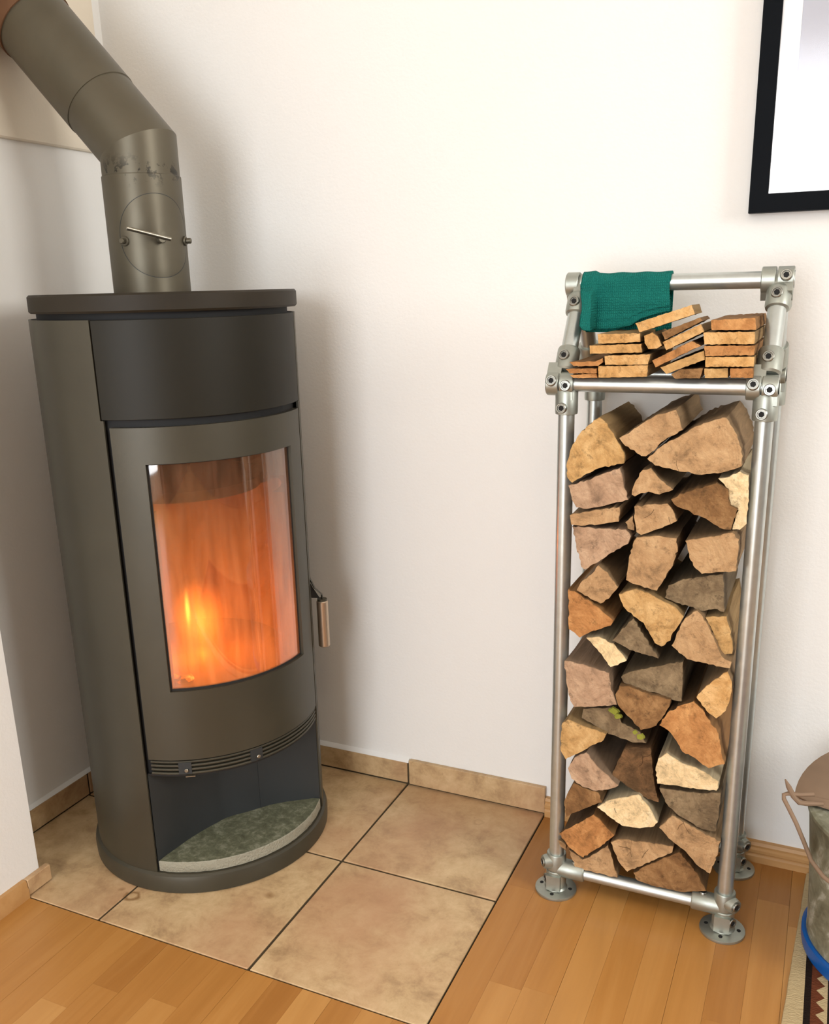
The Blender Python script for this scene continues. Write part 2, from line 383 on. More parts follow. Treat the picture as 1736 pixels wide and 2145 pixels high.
def m_rug():
    m = NT('woven_rug'); g = m.n('ShaderNodeTexCoord').outputs['Object']; s = m.n('ShaderNodeSeparateXYZ'); m.l(g, s.inputs[0]); X, Y = s.outputs[0], s.outputs[1]
    cream, black, brown = lin((204, 182, 140)), lin((34, 24, 20)), lin((112, 62, 40))
    tri = m.math('MULTIPLY', m.math('PINGPONG', Y, .014), .9)                      # zigzag edge
    col = m.mix(m.math('GREATER_THAN', X, .026), cream, black)
    col = m.mix(m.math('GREATER_THAN', X, .036), col, brown)
    col = m.mix(m.math('GREATER_THAN', m.math('ADD', X, tri), .056), col, cream)
    col = m.mix(m.math('GREATER_THAN', X, .060), col, black)
    col = m.mix(m.math('GREATER_THAN', X, .075), col, brown)
    col = m.mix(m.math('GREATER_THAN', m.math('ADD', m.math('PINGPONG', X, .06), m.math('PINGPONG', Y, .08)), .09), col, col)
    n = m.noise(m.mapping(m.pos(), (140, 420, 100)), 1, 3); col = m.mix(m.math('MULTIPLY', n, .3), col, (0.02, .015, .01, 1))
    m.color(col); m.set(.95, 0, .1); m.bump(n, .8, .003); return m.mat
M['rug'] = m_rug()
M['white_paint'] = m_plain('white_paint', (240, 240, 236), .5)
M['reflection_dark'] = m_plain('reflection_dark', (46, 36, 26), .6)  # dark tone of the out-of-view cabinets added for the stove's reflections
M['curtain'] = m_plain('curtain_cloth', (120, 104, 84), .9)

# ================================================================== the room
XL, XN, YN = -0.668, -0.512, -0.611      # niche wall, protruding wall face, where the niche ends
floor = structure('floor', MB().box(-1.2, 3.5, -4.0, 0.1, -0.06, -0.006), M['laminate'], smooth=False)
g = MB().box(XL - .02, .3275, -.652, .0, -0.006, -.0015)
grout = structure('grout_bed', g, M['grout'], floor, smooth=False)
tb = MB()
for (x0, x1) in ((XL, -.3325), (-.3275, -.0025), (.0025, .3265)):
    for (y0, y1) in ((-.3205, .0), (-.6515, -.3255)):
        jx = random.uniform(-.0004, .0004); jz = random.uniform(0, .0005)
        t = MB().bbox(x0, x1 + jx, y0, y1, -.0055, .0008 + jz, .0012); structure('tile', t, M['tile'], floor, smooth=False)
# beech strip floor: staves running towards the back wall
W = .0553
k = -16
while True:
    x0 = .3296 + k * W; x1 = x0 + W; k += 1
    if x0 > 1.75: break
    if x1 < XN + .01: continue
    y = -.004 if x0 > .32 else -.6545
    rr = random.Random(k * 13); first = True
    while y > -1.32:
        L = rr.uniform(.28, .52) * (rr.uniform(.25, 1) if first else 1); first = False
        yy = max(y - L, -1.6)
        p = MB().box(max(x0, XN - .02) + .00012, x1 - (.0004 if k % 3 == 0 else .00012), yy + .00015, y, -.0058, 0.0)
        structure('floor_plank', p, M['laminate'], floor, smooth=False); y = yy

H = 2.5
structure('wall_back', MB().box(-1.2, 3.5, 0, .12, -.06, H + .1), M['wall'], smooth=False)
wl = structure('wall_left_niche', MB().box(-1.2, XL, YN, 0, -.06, H + .1), M['wall'], smooth=False)
structure('chimney_breast', MB().bbox(XL - .01, XL + .012, YN + .002, -.032, 1.395, H, .003), M['wall_upper'], wl, smooth=False)
structure('wall_left', MB().bbox(-1.2, XN, -4.0, YN, -.06, H + .1, .002), M['wall'], smooth=False)
# rear wall with the wide window behind the camera
w = MB().box(-1.2, 3.5, -4.12, -4.0, 2.3, H + .1).box(-1.2, -.4, -4.12, -4.0, -.06, 2.3).box(1.0, 3.5, -4.12, -4.0, -.06, 2.3).box(-.4, 1.0, -4.12, -4.0, -.06, .06)
structure('wall_rear', w, M['wall'], smooth=False)
fr = MB()
for (a, b, c, d) in ((-.4, 1.0, .06, .14), (-.4, 1.0, 2.22, 2.3), (-.4, -.32, .14, 2.22), (.92, 1.0, .14, 2.22), (.26, .34, .14, 2.22)): fr.box(a, b, -4.08, -4.01, c, d)
structure('door_1', fr, M['white_paint'], smooth=False)
w = MB().box(3.5, 3.62, -4.12, .1, -.06, 1.25).box(3.5, 3.62, -4.12, .1, 2.3, H + .1).box(3.5, 3.62, -4.12, -1.9, 1.25, 2.3).box(3.5, 3.62, -.5, .1, 1.25, 2.3)
structure('wall_right', w, M['wall'], smooth=False)
fr = MB()
for (a, b, c, d) in ((-1.9, -.5, 1.25, 1.31), (-1.9, -.5, 2.24, 2.3), (-1.9, -1.84, 1.31, 2.24), (-.56, -.5, 1.31, 2.24), (-1.23, -1.17, 1.31, 2.24)): fr.box(3.52, 3.58, a, b, c, d)
structure('window_1', fr, M['white_paint'], smooth=False)
structure('ceiling', MB().box(-1.2, 3.62, -4.12, .12, H, H + .1), M['ceiling'], smooth=False)

def added_sideboard(x0, x1, y0, y1, lab, face):  # out-of-view dark cabinet, added so the stove front reflects something dark
    t = thing('added_sideboard', lab, 'added_sideboard', ((x0 + x1) / 2, (y0 + y1) / 2, 0), 'unseen dark cabinets added for reflections')
    make('carcass', MB().bbox(x0, x1, y0, y1, .06, 1.2, .004), M['reflection_dark'], t, smooth=False)
    make('plinth', MB().box(x0 + .03, x1 - .03, y0 + .03, y1 - .03, .0, .06), M['reflection_dark'], t, smooth=False)
    n = 4
    for k in range(n):
        if face == 'y': u = (x1 - x0) / n; d = MB().bbox(x0 + k * u + .004, x0 + (k + 1) * u - .004, y1 + .0005, y1 + .02, .07, 1.19, .002)
        else: u = (y1 - y0) / n; d = MB().bbox(x0 - .02, x0 - .0005, y0 + k * u + .004, y0 + (k + 1) * u - .004, .07, 1.19, .002)
        make('door', d, M['reflection_dark'], t, smooth=False)
added_sideboard(1.1, 3.0, -3.99, -3.6, 'unseen dark cabinet added for stove reflections, in the corner beside the glazed balcony door', 'y')
added_sideboard(3.1, 3.49, -3.5, -1.8, 'unseen dark cabinet added for stove reflections, along the side wall, far end', 'x')
added_sideboard(3.1, 3.49, -1.78, -.1, 'unseen dark cabinet added for stove reflections, under the side window', 'x')

# tiled skirting along the hearth and beech skirting beyond it
bb = thing('baseboard_back', '', '', (0, 0, 0)); del bb['label']; del bb['category']; bb['kind'] = 'structure'
def sk(x0, x1, y0, y1, z0, z1, par=bb, name='skirting_tile', mat='tile'): return structure(name, MB().bbox(x0, x1, y0, y1, z0, z1, .0012), M[mat], par, smooth=False)
sk(XL + .01, -.3325, -.008, 0, .005, .056); sk(-.3275, .0005, -.008, 0, .005, .057); sk(.006, .3285, -.011, 0, .005, .0655)
structure('grout_strip', MB().box(XL, .3280, -.006, 0, -.002, .0555), M['grout'], bb, smooth=False)
c = MB(); c.rings([[(x, -.0005, .0565), (x, -.0085, .0572), (x, -.006, .0615), (x, .001, .067)] for x in (XL + .01, -.3, -.15, .004)]); structure('sealant_bead', c, M['wall'], bb)
def profile_x(x0, x1, h):
    m_ = MB(); pr = [(0, 0), (-.016, 0), (-.016, h * .32), (-.0135, h * .40), (-.0135, h * .46), (-.0155, h * .52), (-.0155, h * .66), (-.012, h * .74), (-.012, h * .80), (-.013, h * .86), (-.010, h), (0, h)]
    m_.rings([[(x, y, z) for y, z in pr] for x in (x0, x1)]); return m_
structure('skirting_board', profile_x(.3295, 1.9, .042), M['skirting_wood'], bb)
structure('skirting_board', profile_x(1.9015, 3.5, .042), M['skirting_wood'], bb)
bl = thing('baseboard_left', '', '', (0, 0, 0)); del bl['label']; del bl['category']; bl['kind'] = 'structure'
for (y0, y1) in ((-.3205, -.0115), (YN + .001, -.3255)): sk(XL, XL + .010, y0, y1, .005, .056, bl)
structure('grout_strip', MB().box(XL, XL + .007, YN + .001, -.01, -.002, .0552), M['grout'], bl, smooth=False)
c = MB(); c.rings([[(XL - .001, y, .0562), (XL + .0098, y, .0570), (XL + .006, y, .0595), (XL - .001, y, .0635)] for y in (YN + .001, -.3, -.01)]); structure('sealant_bead', c, M['wall'], bl)
sk(XN, XN + .0125, -.652, -.596, .004, .037, bl)
wp = MB(); h = .037; pr = [(0, 0), (.014, 0), (.014, h * .5), (.012, h * .6), (.012, h * .8), (.009, h), (0, h)]
wp.rings([[(XN + x, y, z) for x, z in pr] for y in (-.6535, -2.4)]); structure('skirting_board', wp, M['skirting_wood'], bl)

# ================================================================== wood stove
SC = (-.321, -.307); SR = .2355
st = thing('wood_stove', 'tall cylindrical grey-brown steel wood stove with curved glass door on the tiled hearth', 'stove', (SC[0], SC[1], .001))
def S(name, mb, mat, par=st, **k): return make(name, mb, mat, par, **k)
S('base_ring', MB().lathe([(.236, .001), (.2425, .003), (.2435, .026), (.2405, .036), (.235, .040), (.20, .0405)], (*SC, 0), n=96), M['stove'])
sp = MB().panel(SC, SR - .004, SR, -120, 9.6, .0405, .905, 2).panel(SC, SR - .004, SR, -120, 8.2, .905, 1.067, 2)
S('side_panel', sp, M['stove'])
sp = MB().panel(SC, SR - .004, SR, 112.4, 238, .0405, .905, 2).panel(SC, SR - .004, SR, 113.8, 238, .905, 1.067, 2)
S('side_panel', sp, M['stove'])
S('rear_panel', MB().panel(SC, SR - .006, SR - .001, 238.3, 239.7, .0405, 1.067, .7), M['stove_black'])
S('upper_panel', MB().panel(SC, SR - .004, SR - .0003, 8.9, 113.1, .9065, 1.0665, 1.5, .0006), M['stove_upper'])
# dark inner carcass seen in the gaps
S('inner_carcass', MB().panel(SC, .218, .2245, -120, 25, .245, 1.06, 3).panel(SC, .218, .2245, 97, 240, .245, 1.06, 3).panel(SC, .2, .2245, 25, 97, .835, 1.06, 3).panel(SC, .2, .2245, 25, 97, .28, .405, 3), M['stove_black'])
S('lid_gap_ring', MB().lathe([(.205, 1.058), (.222, 1.06), (.222, 1.0775)], (*SC, 0), n=72), M['stove_black'])
S('body_lid', MB().lathe([(.2, 1.0585), (.231, 1.0585), (.231, 1.0655)], (*SC, 0), n=72), M['stove_dark'])
# thick top plate, rounded at the front, cut off flat behind
pts = []; FA = 61.0
for i in range(61):
    a = FA - 118 + 236 * i / 60
    if a < -31: continue
    if a > FA + 92: continue
    pts.append((SC[0] + .2405 * math.sin(math.radians(a)), SC[1] - .2405 * math.cos(math.radians(a))))
for a in (FA + 118, FA + 150, FA + 180, FA + 212, FA + 240): pts.append((SC[0] + .236 * math.sin(math.radians(a)), SC[1] - .236 * math.cos(math.radians(a))))
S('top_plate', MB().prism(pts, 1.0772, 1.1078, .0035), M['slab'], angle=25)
# door with its window opening
D0, D1, W0, W1 = 12.0, 110.0, 25.4, 96.6; z0, z1, wz0, wz1 = .2825, .8935, .4185, .832
dm = MB()
dm.panel(SC, SR - .010, SR + .0006, D0, W0, z0, z1, 1.2).panel(SC, SR - .010, SR + .0006, W1, D1, z0, z1, 1.2)
dm.panel(SC, SR - .010, SR + .0006, W0, W1, z0, wz0, 1.2).panel(SC, SR - .010, SR + .0006, W0, W1, wz1, z1, 1.2)
door = S('door', dm, M['stove'])
gk = MB(); 
for (a, b, c_, d_) in ((W0 - .3, W0 + .7, wz0, wz1), (W1 - .7, W1 + .3, wz0, wz1), (W0, W1, wz0 - .001, wz0 + .004), (W0, W1, wz1 - .002, wz1 + .001)): gk.panel(SC, SR - .0115, SR - .0055, a, b, c_, d_, .6)
S('gasket', gk, M['glass_edge'], door)
S('glass_pane', MB().panel(SC, SR - .0100, SR - .0065, W0 + .2, W1 - .2, wz0 + .001, wz1 - .001, 1.0), M['stove_glass'], door)
# firebox behind the glass
S('firebox_lining', MB().panel(SC, .168, .190, 138, 344, .405, .742, 3), M['firebrick'])
S('firebox_side', MB().panel(SC, .190, .216, -22, 24.6, .405, .742, 3), M['firebrick']); S('firebox_side', MB().panel(SC, .190, .216, 97.4, 144, .405, .742, 3), M['firebrick'])
S('firebox_floor', MB().lathe([(.214, .400), (.214, .412), (.001, .409)], (*SC, 0), n=48), M['firebrick'])
bf = []
for i in range(33):
    a = math.radians(FA - 105 + 210 * i / 32); r_ = .168 if abs(i - 16) > 9 else .150
    bf.append((SC[0] + r_ * math.sin(a), SC[1] - r_ * math.cos(a)))
for i in range(1, 16):
    a = math.radians(FA + 105 + 150 * i / 16); bf.append((SC[0] + .172 * math.sin(a), SC[1] - .172 * math.cos(a)))
S('baffle_plate', MB().prism(bf, .745, .764), M['stove_dark'], angle=25)
S('smoke_chamber', MB().panel(SC, .17, .176, 100, 384, .765, .9, 3), M['stove_black'])
# grille under the door
for i in range(4): 
    zc = .2535 + i * .0078
    S('grille_bar', MB().panel(SC, SR - .010, SR - .0012, 12.6, 110, zc - .0022, zc + .0022, 1.5, .0014), M['stove'])
for a0, a1 in ((25.4, 31.2), (58.2, 64.2)):
    cl = MB().panel(SC, SR - .006, SR - .0006, a0, a1, .253, .277, 1.0)
    cp = S('grille_clip', cl, M['stove_dark'])
    am = math.radians((a0 + a1) / 2 + .6); P = Vector((SC[0] + (SR) * math.sin(am), SC[1] - SR * math.cos(am), .261)); N = Vector((math.sin(am), -math.cos(am), 0))
    S('clip_screw', MB().cyl(P - N * .001, P + N * .003, .0038, n=14, bevel=.001), M['chrome'], cp)
S('clip_tab', MB().panel(SC, SR - .003, SR + .003, 28.4, 32.6, .2485, .2505, 1.0), M['chrome'])
S('grille_backing', MB().panel(SC, SR - .03, SR - .012, 10, 112, .2465, .2835, 2), M['stove_black'])
# log-drawer niche: concave back and ceiling
rear = [(10.0, .2310), (18, .156), (30, .118), (47.1, .096), (60, .093), (75.6, .101), (97.6, .126), (105, .158), (108, .183), (112.0, .2310)]
def onc(a, r): a = math.radians(a); return (SC[0] + r * math.sin(a), SC[1] - r * math.cos(a))
fine = []
for (a, r), (b, q) in zip(rear, rear[1:]):
    for t in range(4): fine.append((a + (b - a) * t / 4, r + (q - r) * t / 4))
fine.append(rear[-1])
for _ in range(3): fine = [fine[0]] + [((fine[i - 1][0] + fine[i][0] * 2 + fine[i + 1][0]) / 4, (fine[i - 1][1] + fine[i][1] * 2 + fine[i + 1][1]) / 4) for i in range(1, len(fine) - 1)] + [fine[-1]]
nb = MB(); ring = []
def away(p, d):
    return (p[0] - .875 * d, p[1] + .485 * d)
outer = [onc(a, r) for a, r in fine]
cut = [p for p, (a, r) in zip(outer, fine) if a < 92.5]; cut2 = [p for p, (a, r) in zip(outer, fine) if a > 91.0]
def sheet(ps): 
    m_ = MB(); m_.rings([[(p[0], p[1], .0405), (p[0], p[1], .247), (*away(p, .004), .247), (*away(p, .004), .0405)] for p in ps]); return m_
S('niche_back', sheet(cut[:]), M['stove_dark']); S('niche_side_sheet', sheet([away(p, -.0012) for p in cut2]), M['stove_dark'])
S('niche_ceiling', MB().prism(outer + [onc(a, .23) for a in range(108, 12, -6)], .2465, .2500), M['stove_black'], angle=25)
S('niche_floor', MB().prism(outer + [onc(a, .236) for a in range(110, 10, -5)], .0395, .0408), M['stove'], angle=25)
so = [onc(a, r - .002) for a, r in fine[1:-1]]
front = [onc(a, .2325 + random.uniform(-.0006, .0006)) for a in [110.6 - i * 2.0 for i in range(51)]]
ss = MB(); pl = so + front
ss.prism(pl, .0412, .0640, .0012)
sl = S('hearth_stone', ss, [M['soapstone'], M['soapstone_edge']])
for p in sl.data.polygons: p.material_index = 0 if abs(p.normal.z) > .8 else 1
# door handle
hc = Vector((-.104, -.1698, 0))
hd = S('door_handle', MB().cyl(hc + Vector((0, 0, .3925)), hc + Vector((0, 0, .492)), .0118, n=28, bevel=.0015), M['handle_grip'])
S('handle_ferrule', MB().cyl(hc + Vector((0, 0, .4915)), hc + Vector((0, 0, .4965)), .0098, n=24), M['stove'], hd)
a0 = math.radians(118); P0 = Vector((SC[0] + .228 * math.sin(a0), SC[1] - .228 * math.cos(a0), 0))
t_ = Vector((.77, .63, 0)); n_ = Vector((.6, -.8, 0))
br = MB()
path = [(P0.x, P0.y, .573), (P0.x + .004, P0.y + .002, .553), (P0.x + .013, P0.y + .008, .526), (hc.x, hc.y, .506), (hc.x, hc.y, .4935)]
br.rings([[Vector(p) + Vector(o) * s_ for o, s_ in ((n_, .008), (t_, .0022), (n_, -.008), (t_, -.0022))] for p in path]); 
S('handle_arm', br, M['stove'], hd)
br2 = MB(); q = [(P0.x - .006, P0.y - .005, .571), (P0.x - .006, P0.y - .005, .508), (hc.x - .004, hc.y - .003, .4985), (P0.x + .010, P0.y + .006, .527)]
br2.rings([[Vector(p) + n_ * d for p in q] for d in (-.003, .003)]); S('handle_web', br2, M['stove_black'], hd)

# ------------------------------------------------------------------ stovepipe
PX, PY = -.366, -.282
pp = thing('stovepipe', 'grey-brown steel stovepipe rising from the stove top and bending into the wall', 'pipe', (PX, PY, 1.108))
S('lower_pipe', MB().lathe([(.0700, 1.1079), (.0700, 1.3075), (.0692, 1.3085), (.066, 1.3085)], (PX, PY, 0), n=72), M['pipe'], pp)
el = math.radians(47); ZB = 1.3555
D = Vector((-math.cos(el), 0, math.sin(el))); r = .0683
N = 72; U1, V1 = Vector((1, 0, 0)), Vector((0, 1, 0)); mit = (D - Vector((0, 0, -1))).normalized()      # plane normal of the mitre
Cn = Vector((PX, PY, ZB)); ring0 = []; ringm = []; ringe = []; V2 = V1; U2 = V1.cross(D).normalized()
for i in range(N):
    a = 2 * PI * i / N; o = U1 * math.cos(a) * r + V1 * math.sin(a) * r
    ring0.append(Vector((PX, PY, 1.3065)) + o)
    t = -(o.dot(mit)) / mit.z; ringm.append(Cn + o + Vector((0, 0, t)))
for pmt in ringm:
    s_ = (pmt - Cn).dot(D); ringe.append(pmt + D * (.112 - s_))
lowm = MB(); lowm.rings([ring0, [p for p in ringm]], cap=False); S('elbow_lower', lowm, M['pipe'], pp)
upm = MB(); upm.rings([ringm, ringe], cap=False); S('elbow_upper', upm, M['pipe'], pp)
r2 = .0698 / .0683
def ringat(d, k_): return [Cn + D * d + ((p - Cn) - D * (p - Cn).dot(D)) * k_ for p in ringe]
S('slanted_pipe', MB().rings([ringat(.108, 1.0), ringat(.1085, r2), ringat(.43, r2)], cap=False), M['pipe'], pp)
S('wall_collar', MB().rings([ringat(.302, 1.022), ringat(.302, 1.06), ringat(.47, 1.06)], cap=False), M['rust'], pp)
# inspection plate with its bolts and latch
ha, hz, hr = 56.5, 1.204, .071
pl_ = MB(); seg = 64; inn = []; outr = []; 
def hp(al, rad, k_): 
    a = math.radians(ha) + rad * math.sin(al) / .07; return (PX + k_ * math.sin(a), PY - k_ * math.cos(a), hz - rad * math.cos(al))
rs_ = []
for rad, k_ in ((hr - .0004, .0690), (hr - .0004, .07022), (hr - .0010, .0703), (hr * .75, .0702), (hr * .5, .0702), (hr * .25, .0702), (.001, .0702)):
    rs_.append([hp(2 * PI * i / seg, rad, k_) for i in range(seg)])
sm_ = MB(); sm_.rings([[hp(2 * PI * i / seg, rad, k_) for i in range(seg)] for rad, k_ in ((hr + .0008, .0690), (hr + .0008, .07028), (hr - .0002, .07028), (hr - .0002, .0690))], cap=False); S('plate_seam', sm_, M['stove_dark'], pp)
pl_.rings(rs_); hatch = S('inspection_plate', pl_, M['pipe'], pp)
def rad_dir(a): a = math.radians(a); return Vector((math.sin(a), -math.cos(a), 0))
for a, z in ((6, 1.196), (108, 1.197)):
    P = Vector((PX, PY, z)) + rad_dir(a) * .0695; n_ = rad_dir(a)
    S('bolt', MB().cyl(P, P + n_ * .004, .0085, n=20, bevel=.001).cyl(P + n_ * .004, P + n_ * .013, .0050, n=14, bevel=.0012), M['pipe'], pp)
P = Vector((PX, PY, 1.1975)) + rad_dir(57) * .07
hk = S('damper_spindle', MB().cyl(P, P + rad_dir(57) * .016, .0065, n=20, bevel=.001), M['pipe'], pp)
E1 = P + rad_dir(57) * .017; tang = Vector((math.cos(math.radians(57)), math.sin(math.radians(57)), 0))
S('damper_lever', MB().cyl(E1 + tang * .015 + Vector((0, 0, .000)), E1 - tang * .062 + Vector((0, 0, .018)), .0036, n=16, bevel=.0008), M['chrome'], hk)
# the fire
fire = thing('fire', 'orange flames and glowing embers burning behind the stove door glass', 'fire', (-.33, -.33, .412))
def blob(name, c, sc, mat, par=fire):
    import bmesh
    me = bpy.data.meshes.new(name); bm = bmesh.new(); bmesh.ops.create_icosphere(bm, subdivisions=3, radius=1); bm.to_mesh(me); bm.free(); me.materials.append(mat)
    o = bpy.data.objects.new(name, me); COL.objects.link(o); o.parent = par; o.location = Vector(c) - world_loc(par); o.scale = sc; return o
blob('flame', (-.298, -.356, .512), (.007, .007, .050), M['flame_core'])
blob('flame', (-.280, -.340, .488), (.075, .060, .090), M['flame_glow'])
blob('flame', (-.262, -.366, .428), (.022, .012, .022), M['flame_glow'])
eb = MB(); rr = random.Random(4)
for i, (ex, ey, s_) in enumerate(((-.276, -.470, .010), (-.262, -.463, .013), (-.246, -.470, .009), (-.236, -.452, .011), (-.30, -.44, .010))):
    eb = MB(); eb.rings([[(ex + s_ * q * math.cos(t * PI / 4) * rr.uniform(.7, 1.3), ey + s_ * q * math.sin(t * PI / 4) * rr.uniform(.7, 1.3), .410 + s_ * hh) for t in range(8)] for q, hh in ((.8, 0), (1.2, .3), (1.0, .8), (.4, 1.1))]); make('ember', eb, M['ember'], fire, smooth=False)
for i, (x, y, z, e, s_) in enumerate(((-.292, -.350, .485, 2.5, .03), (-.24, -.31, .50, .9, .05))):
    ld = bpy.data.lights.new('firelight', 'POINT'); ld.energy = e; ld.color = (1, .30, .07); ld.shadow_soft_size = s_
    lo = bpy.data.objects.new('firelight', ld); COL.objects.link(lo); lo.location = (x, y, z)

# ================================================================== firewood rack of tubes and clamps
RX0, RX1, RYF, RYB, RYM, RZ = .4200, .7220, -.2440, -.0520, -.1470, .9500
rk = thing('firewood_rack', 'tall galvanised steel tube firewood rack with cast clamps, standing on the wood floor', 'rack', ((RX0 + RX1) / 2, (RYF + RYB) / 2, 0))
def Rk(name, mb, mat, par=rk, **k): return make(name, mb, M[mat], par, **k)
TR = .01345
def screw(P, d, par, s=1.0):
    P = Vector(P); d = Vector(d).normalized()
    o = Rk('set_screw', MB().lathe([(.0088 * s, -.006), (.0088 * s, .0030), (.0078 * s, .0042), (.0062 * s, .0042), (.0058 * s, .0022), (.0040 * s, .0022)], P, d, n=20), 'screw', par)
    h = Rk('hex_recess', MB().lathe([(.0044 * s, .0010), (.0044 * s, .0036)], P, d, n=6), 'hole', par)
    return o
for (x, y) in ((RX0, RYF), (RX1, RYF), (RX0, RYB), (RX1, RYB)):
    Rk('post', MB().cyl((x, y, .006), (x, y, RZ - .004), TR, n=32), 'tube')
    # floor flange
    fl = Rk('floor_flange', MB().lathe([(.0385, .0002), (.0390, .0015), (.0385, .0050), (.034, .0066), (.0215, .0080), (.0188, .0115), (.0185, .0445), (.0172, .0460), (.0140, .0460)], (x, y, 0), n=48)
            .box(x - .013, x + .013, y - .0215, y, .010, .040), 'clamp')
    sx = 1 if x > .5 else -1
    for hx, hy in ((-.0275, 0), (.0275, 0), (0, -.0275), (0, .0275)): Rk('flange_hole', MB().lathe([(.0036, .0045), (.0036, .0078)], (x + hx, y + hy, 0), n=12), 'hole', fl)
    screw((x + sx * .0185 * .8, y - .0185 * .6, .028), (sx * .8, -.6, 0), fl)
    # three-way clamp with a side socket for the bottom bar
    ix = -sx
    cl = Rk('corner_clamp', MB().lathe([(.0150, .0462), (.0178, .0475), (.0182, .0520), (.0182, .0790), (.0172, .0812), (.0142, .0812)], (x, y, 0), n=36)
            .lathe([(.0168, 0), (.0175, .012), (.0175, .052), (.0160, .0545), (.0128, .0545)], (x, y, .0605 - .010), (ix, 0, 0), n=32)
            .lathe([(.0150, 0), (.0135, .020), (.0120, .026)], (x, y, .064), (sx * .8, -.6, 0), n=20), 'clamp')
    screw((x + sx * .8 * .0245, y - .6 * .0245, .064), (sx * .8, -.6, 0), cl)
    screw((x + ix * .036, y, .0505 + .0160), (0, 0, 1), cl, .8)
ZB_ = .0505 - .004
Rk('bottom_bar', MB().cyl((RX0 + .02, RYF, ZB_ + .002), (RX1 - .02, RYF, ZB_ + .002), .0118, n=28), 'tube'); Rk('bottom_bar', MB().cyl((RX0 + .02, RYB, ZB_ + .002), (RX1 - .02, RYB, ZB_ + .002), .0112, n=28), 'tube')
for y in (RYF, RYB): Rk('shelf_bar', MB().cyl((.389, y, RZ), (.7385, y, RZ), .0122, n=28), 'tube')
RZT = 1.103
Rk('top_bar', MB().cyl((.392, RYM, RZT), (.7430, RYM, RZT), .0130, n=28), 'tube')
def ringpart(mb, x0, x1, y, z, ro=.0190):
    mb.lathe([(.0130, 0), (ro - .001, 0), (ro, .0012), (ro, x1 - x0 - .0012), (ro - .001, x1 - x0), (.0130, x1 - x0)], (x0, y, z), (1, 0, 0), n=36)
def web(mb, x0, x1, a, b, wd):
    """block joining an eye to its sleeve: from point a to b in the yz plane"""
    a = Vector((0, *a)); b = Vector((0, *b)); d = (b - a).normalized(); n = Vector((0, -d.z, d.y))
    mb.rings([[Vector((x, 0, 0)) + p for p in (a + n * wd, b + n * wd, b - n * wd, a - n * wd)] for x in (x0, x1)])
for side, (px_, e0, e1, s0, s1, sxx) in enumerate(((RX0, .411, .4335, .3885, .4095, .4135), (RX1, .7155, .7385, .6935, .7140, .7215))):
    for yy, sg in ((RYF, -1), (RYB, 1)):
        m_ = MB(); m_.lathe([(.0140, .9010), (.0178, .9020), (.0183, .9060), (.0183, .9370), (.0165, .9410)], (px_, yy, 0), n=36); ringpart(m_, e0, e1, yy, RZ); web(m_, e0, e1, (yy, .925), (yy, .950), .0150)
        cl = Rk('post_eye_clamp', m_, 'clamp')
        screw((px_ - .003, yy + sg * .0183, .913), (-.15, sg, 0), cl); screw(((e0 + e1) / 2, yy + sg * .0182, RZ - .001), (0, sg, .05), cl)
        dr = Vector((0, RYM - yy, RZT - RZ)).normalized(); A = Vector((sxx, yy, RZ)); B = Vector((sxx + .0015, RYM, RZT)); up = (B - A).normalized(); nrm = Vector((0, sg * up.z, -sg * up.y * -1 if False else abs(up.y)))
        m_ = MB(); ringpart(m_, s0, s1, yy, RZ)
        m_.lathe([(.0150, .020), (.0180, .023), (.0183, .028), (.0183, .058), (.0172, .061), (.0140, .061)], A, up, n=36)
        web(m_, min(s0, sxx - .012), max(s1, sxx - .002), (yy, RZ), (yy + up.y * .030, RZ + up.z * .030), .0150)
        cs = Rk('swivel_clamp', m_, 'clamp')
        nd = Vector((-.1, sg, .45)).normalized()
        P = A + up * .044 + nd * .0178; screw(P, nd, cs); screw(((s0 + s1) / 2, yy + sg * .0180, RZ + .006), (0, sg, .3), cs)
        Rk('slanted_tube', MB().cyl(A + up * .022, B - up * .021, TR, n=32), 'tube')
        # upper eye clamp on the top bar
        if side == 0: t0, t1 = ((.4145, .4365) if yy == RYF else (.3915, .4125))
        else: t0, t1 = ((.7185, .7420) if yy == RYF else (.6955, .7165))
        m_ = MB(); ringpart(m_, t0, t1, RYM, RZT, .0165 if (side == 0 and yy == RYF) else .0195)
        m_.lathe([(.0140, .0), (.0172, .002), (.0183, .006), (.0183, .030), (.0170, .034), (.0150, .037)], B - up * (.058 if side == 0 else .052), up, n=36)
        c0, c1 = min(t0, B.x - .012), max(t1, B.x + .012)
        web(m_, min(t0, B.x - .008), max(t1, B.x + .008), (RYM - up.y * .028, RZT - up.z * .028), (RYM, RZT), .0140)
        ct = Rk('top_eye_clamp', m_, 'clamp')
        P = B - up * (.040 if side == 0 else .031) + nd * .0178; screw(P, nd, ct)
        if not (side == 0 and yy == RYF): screw(((t0 + t1) / 2 + .001, RYM + sg * .0185, RZT + .006), (0, sg, .35), ct)

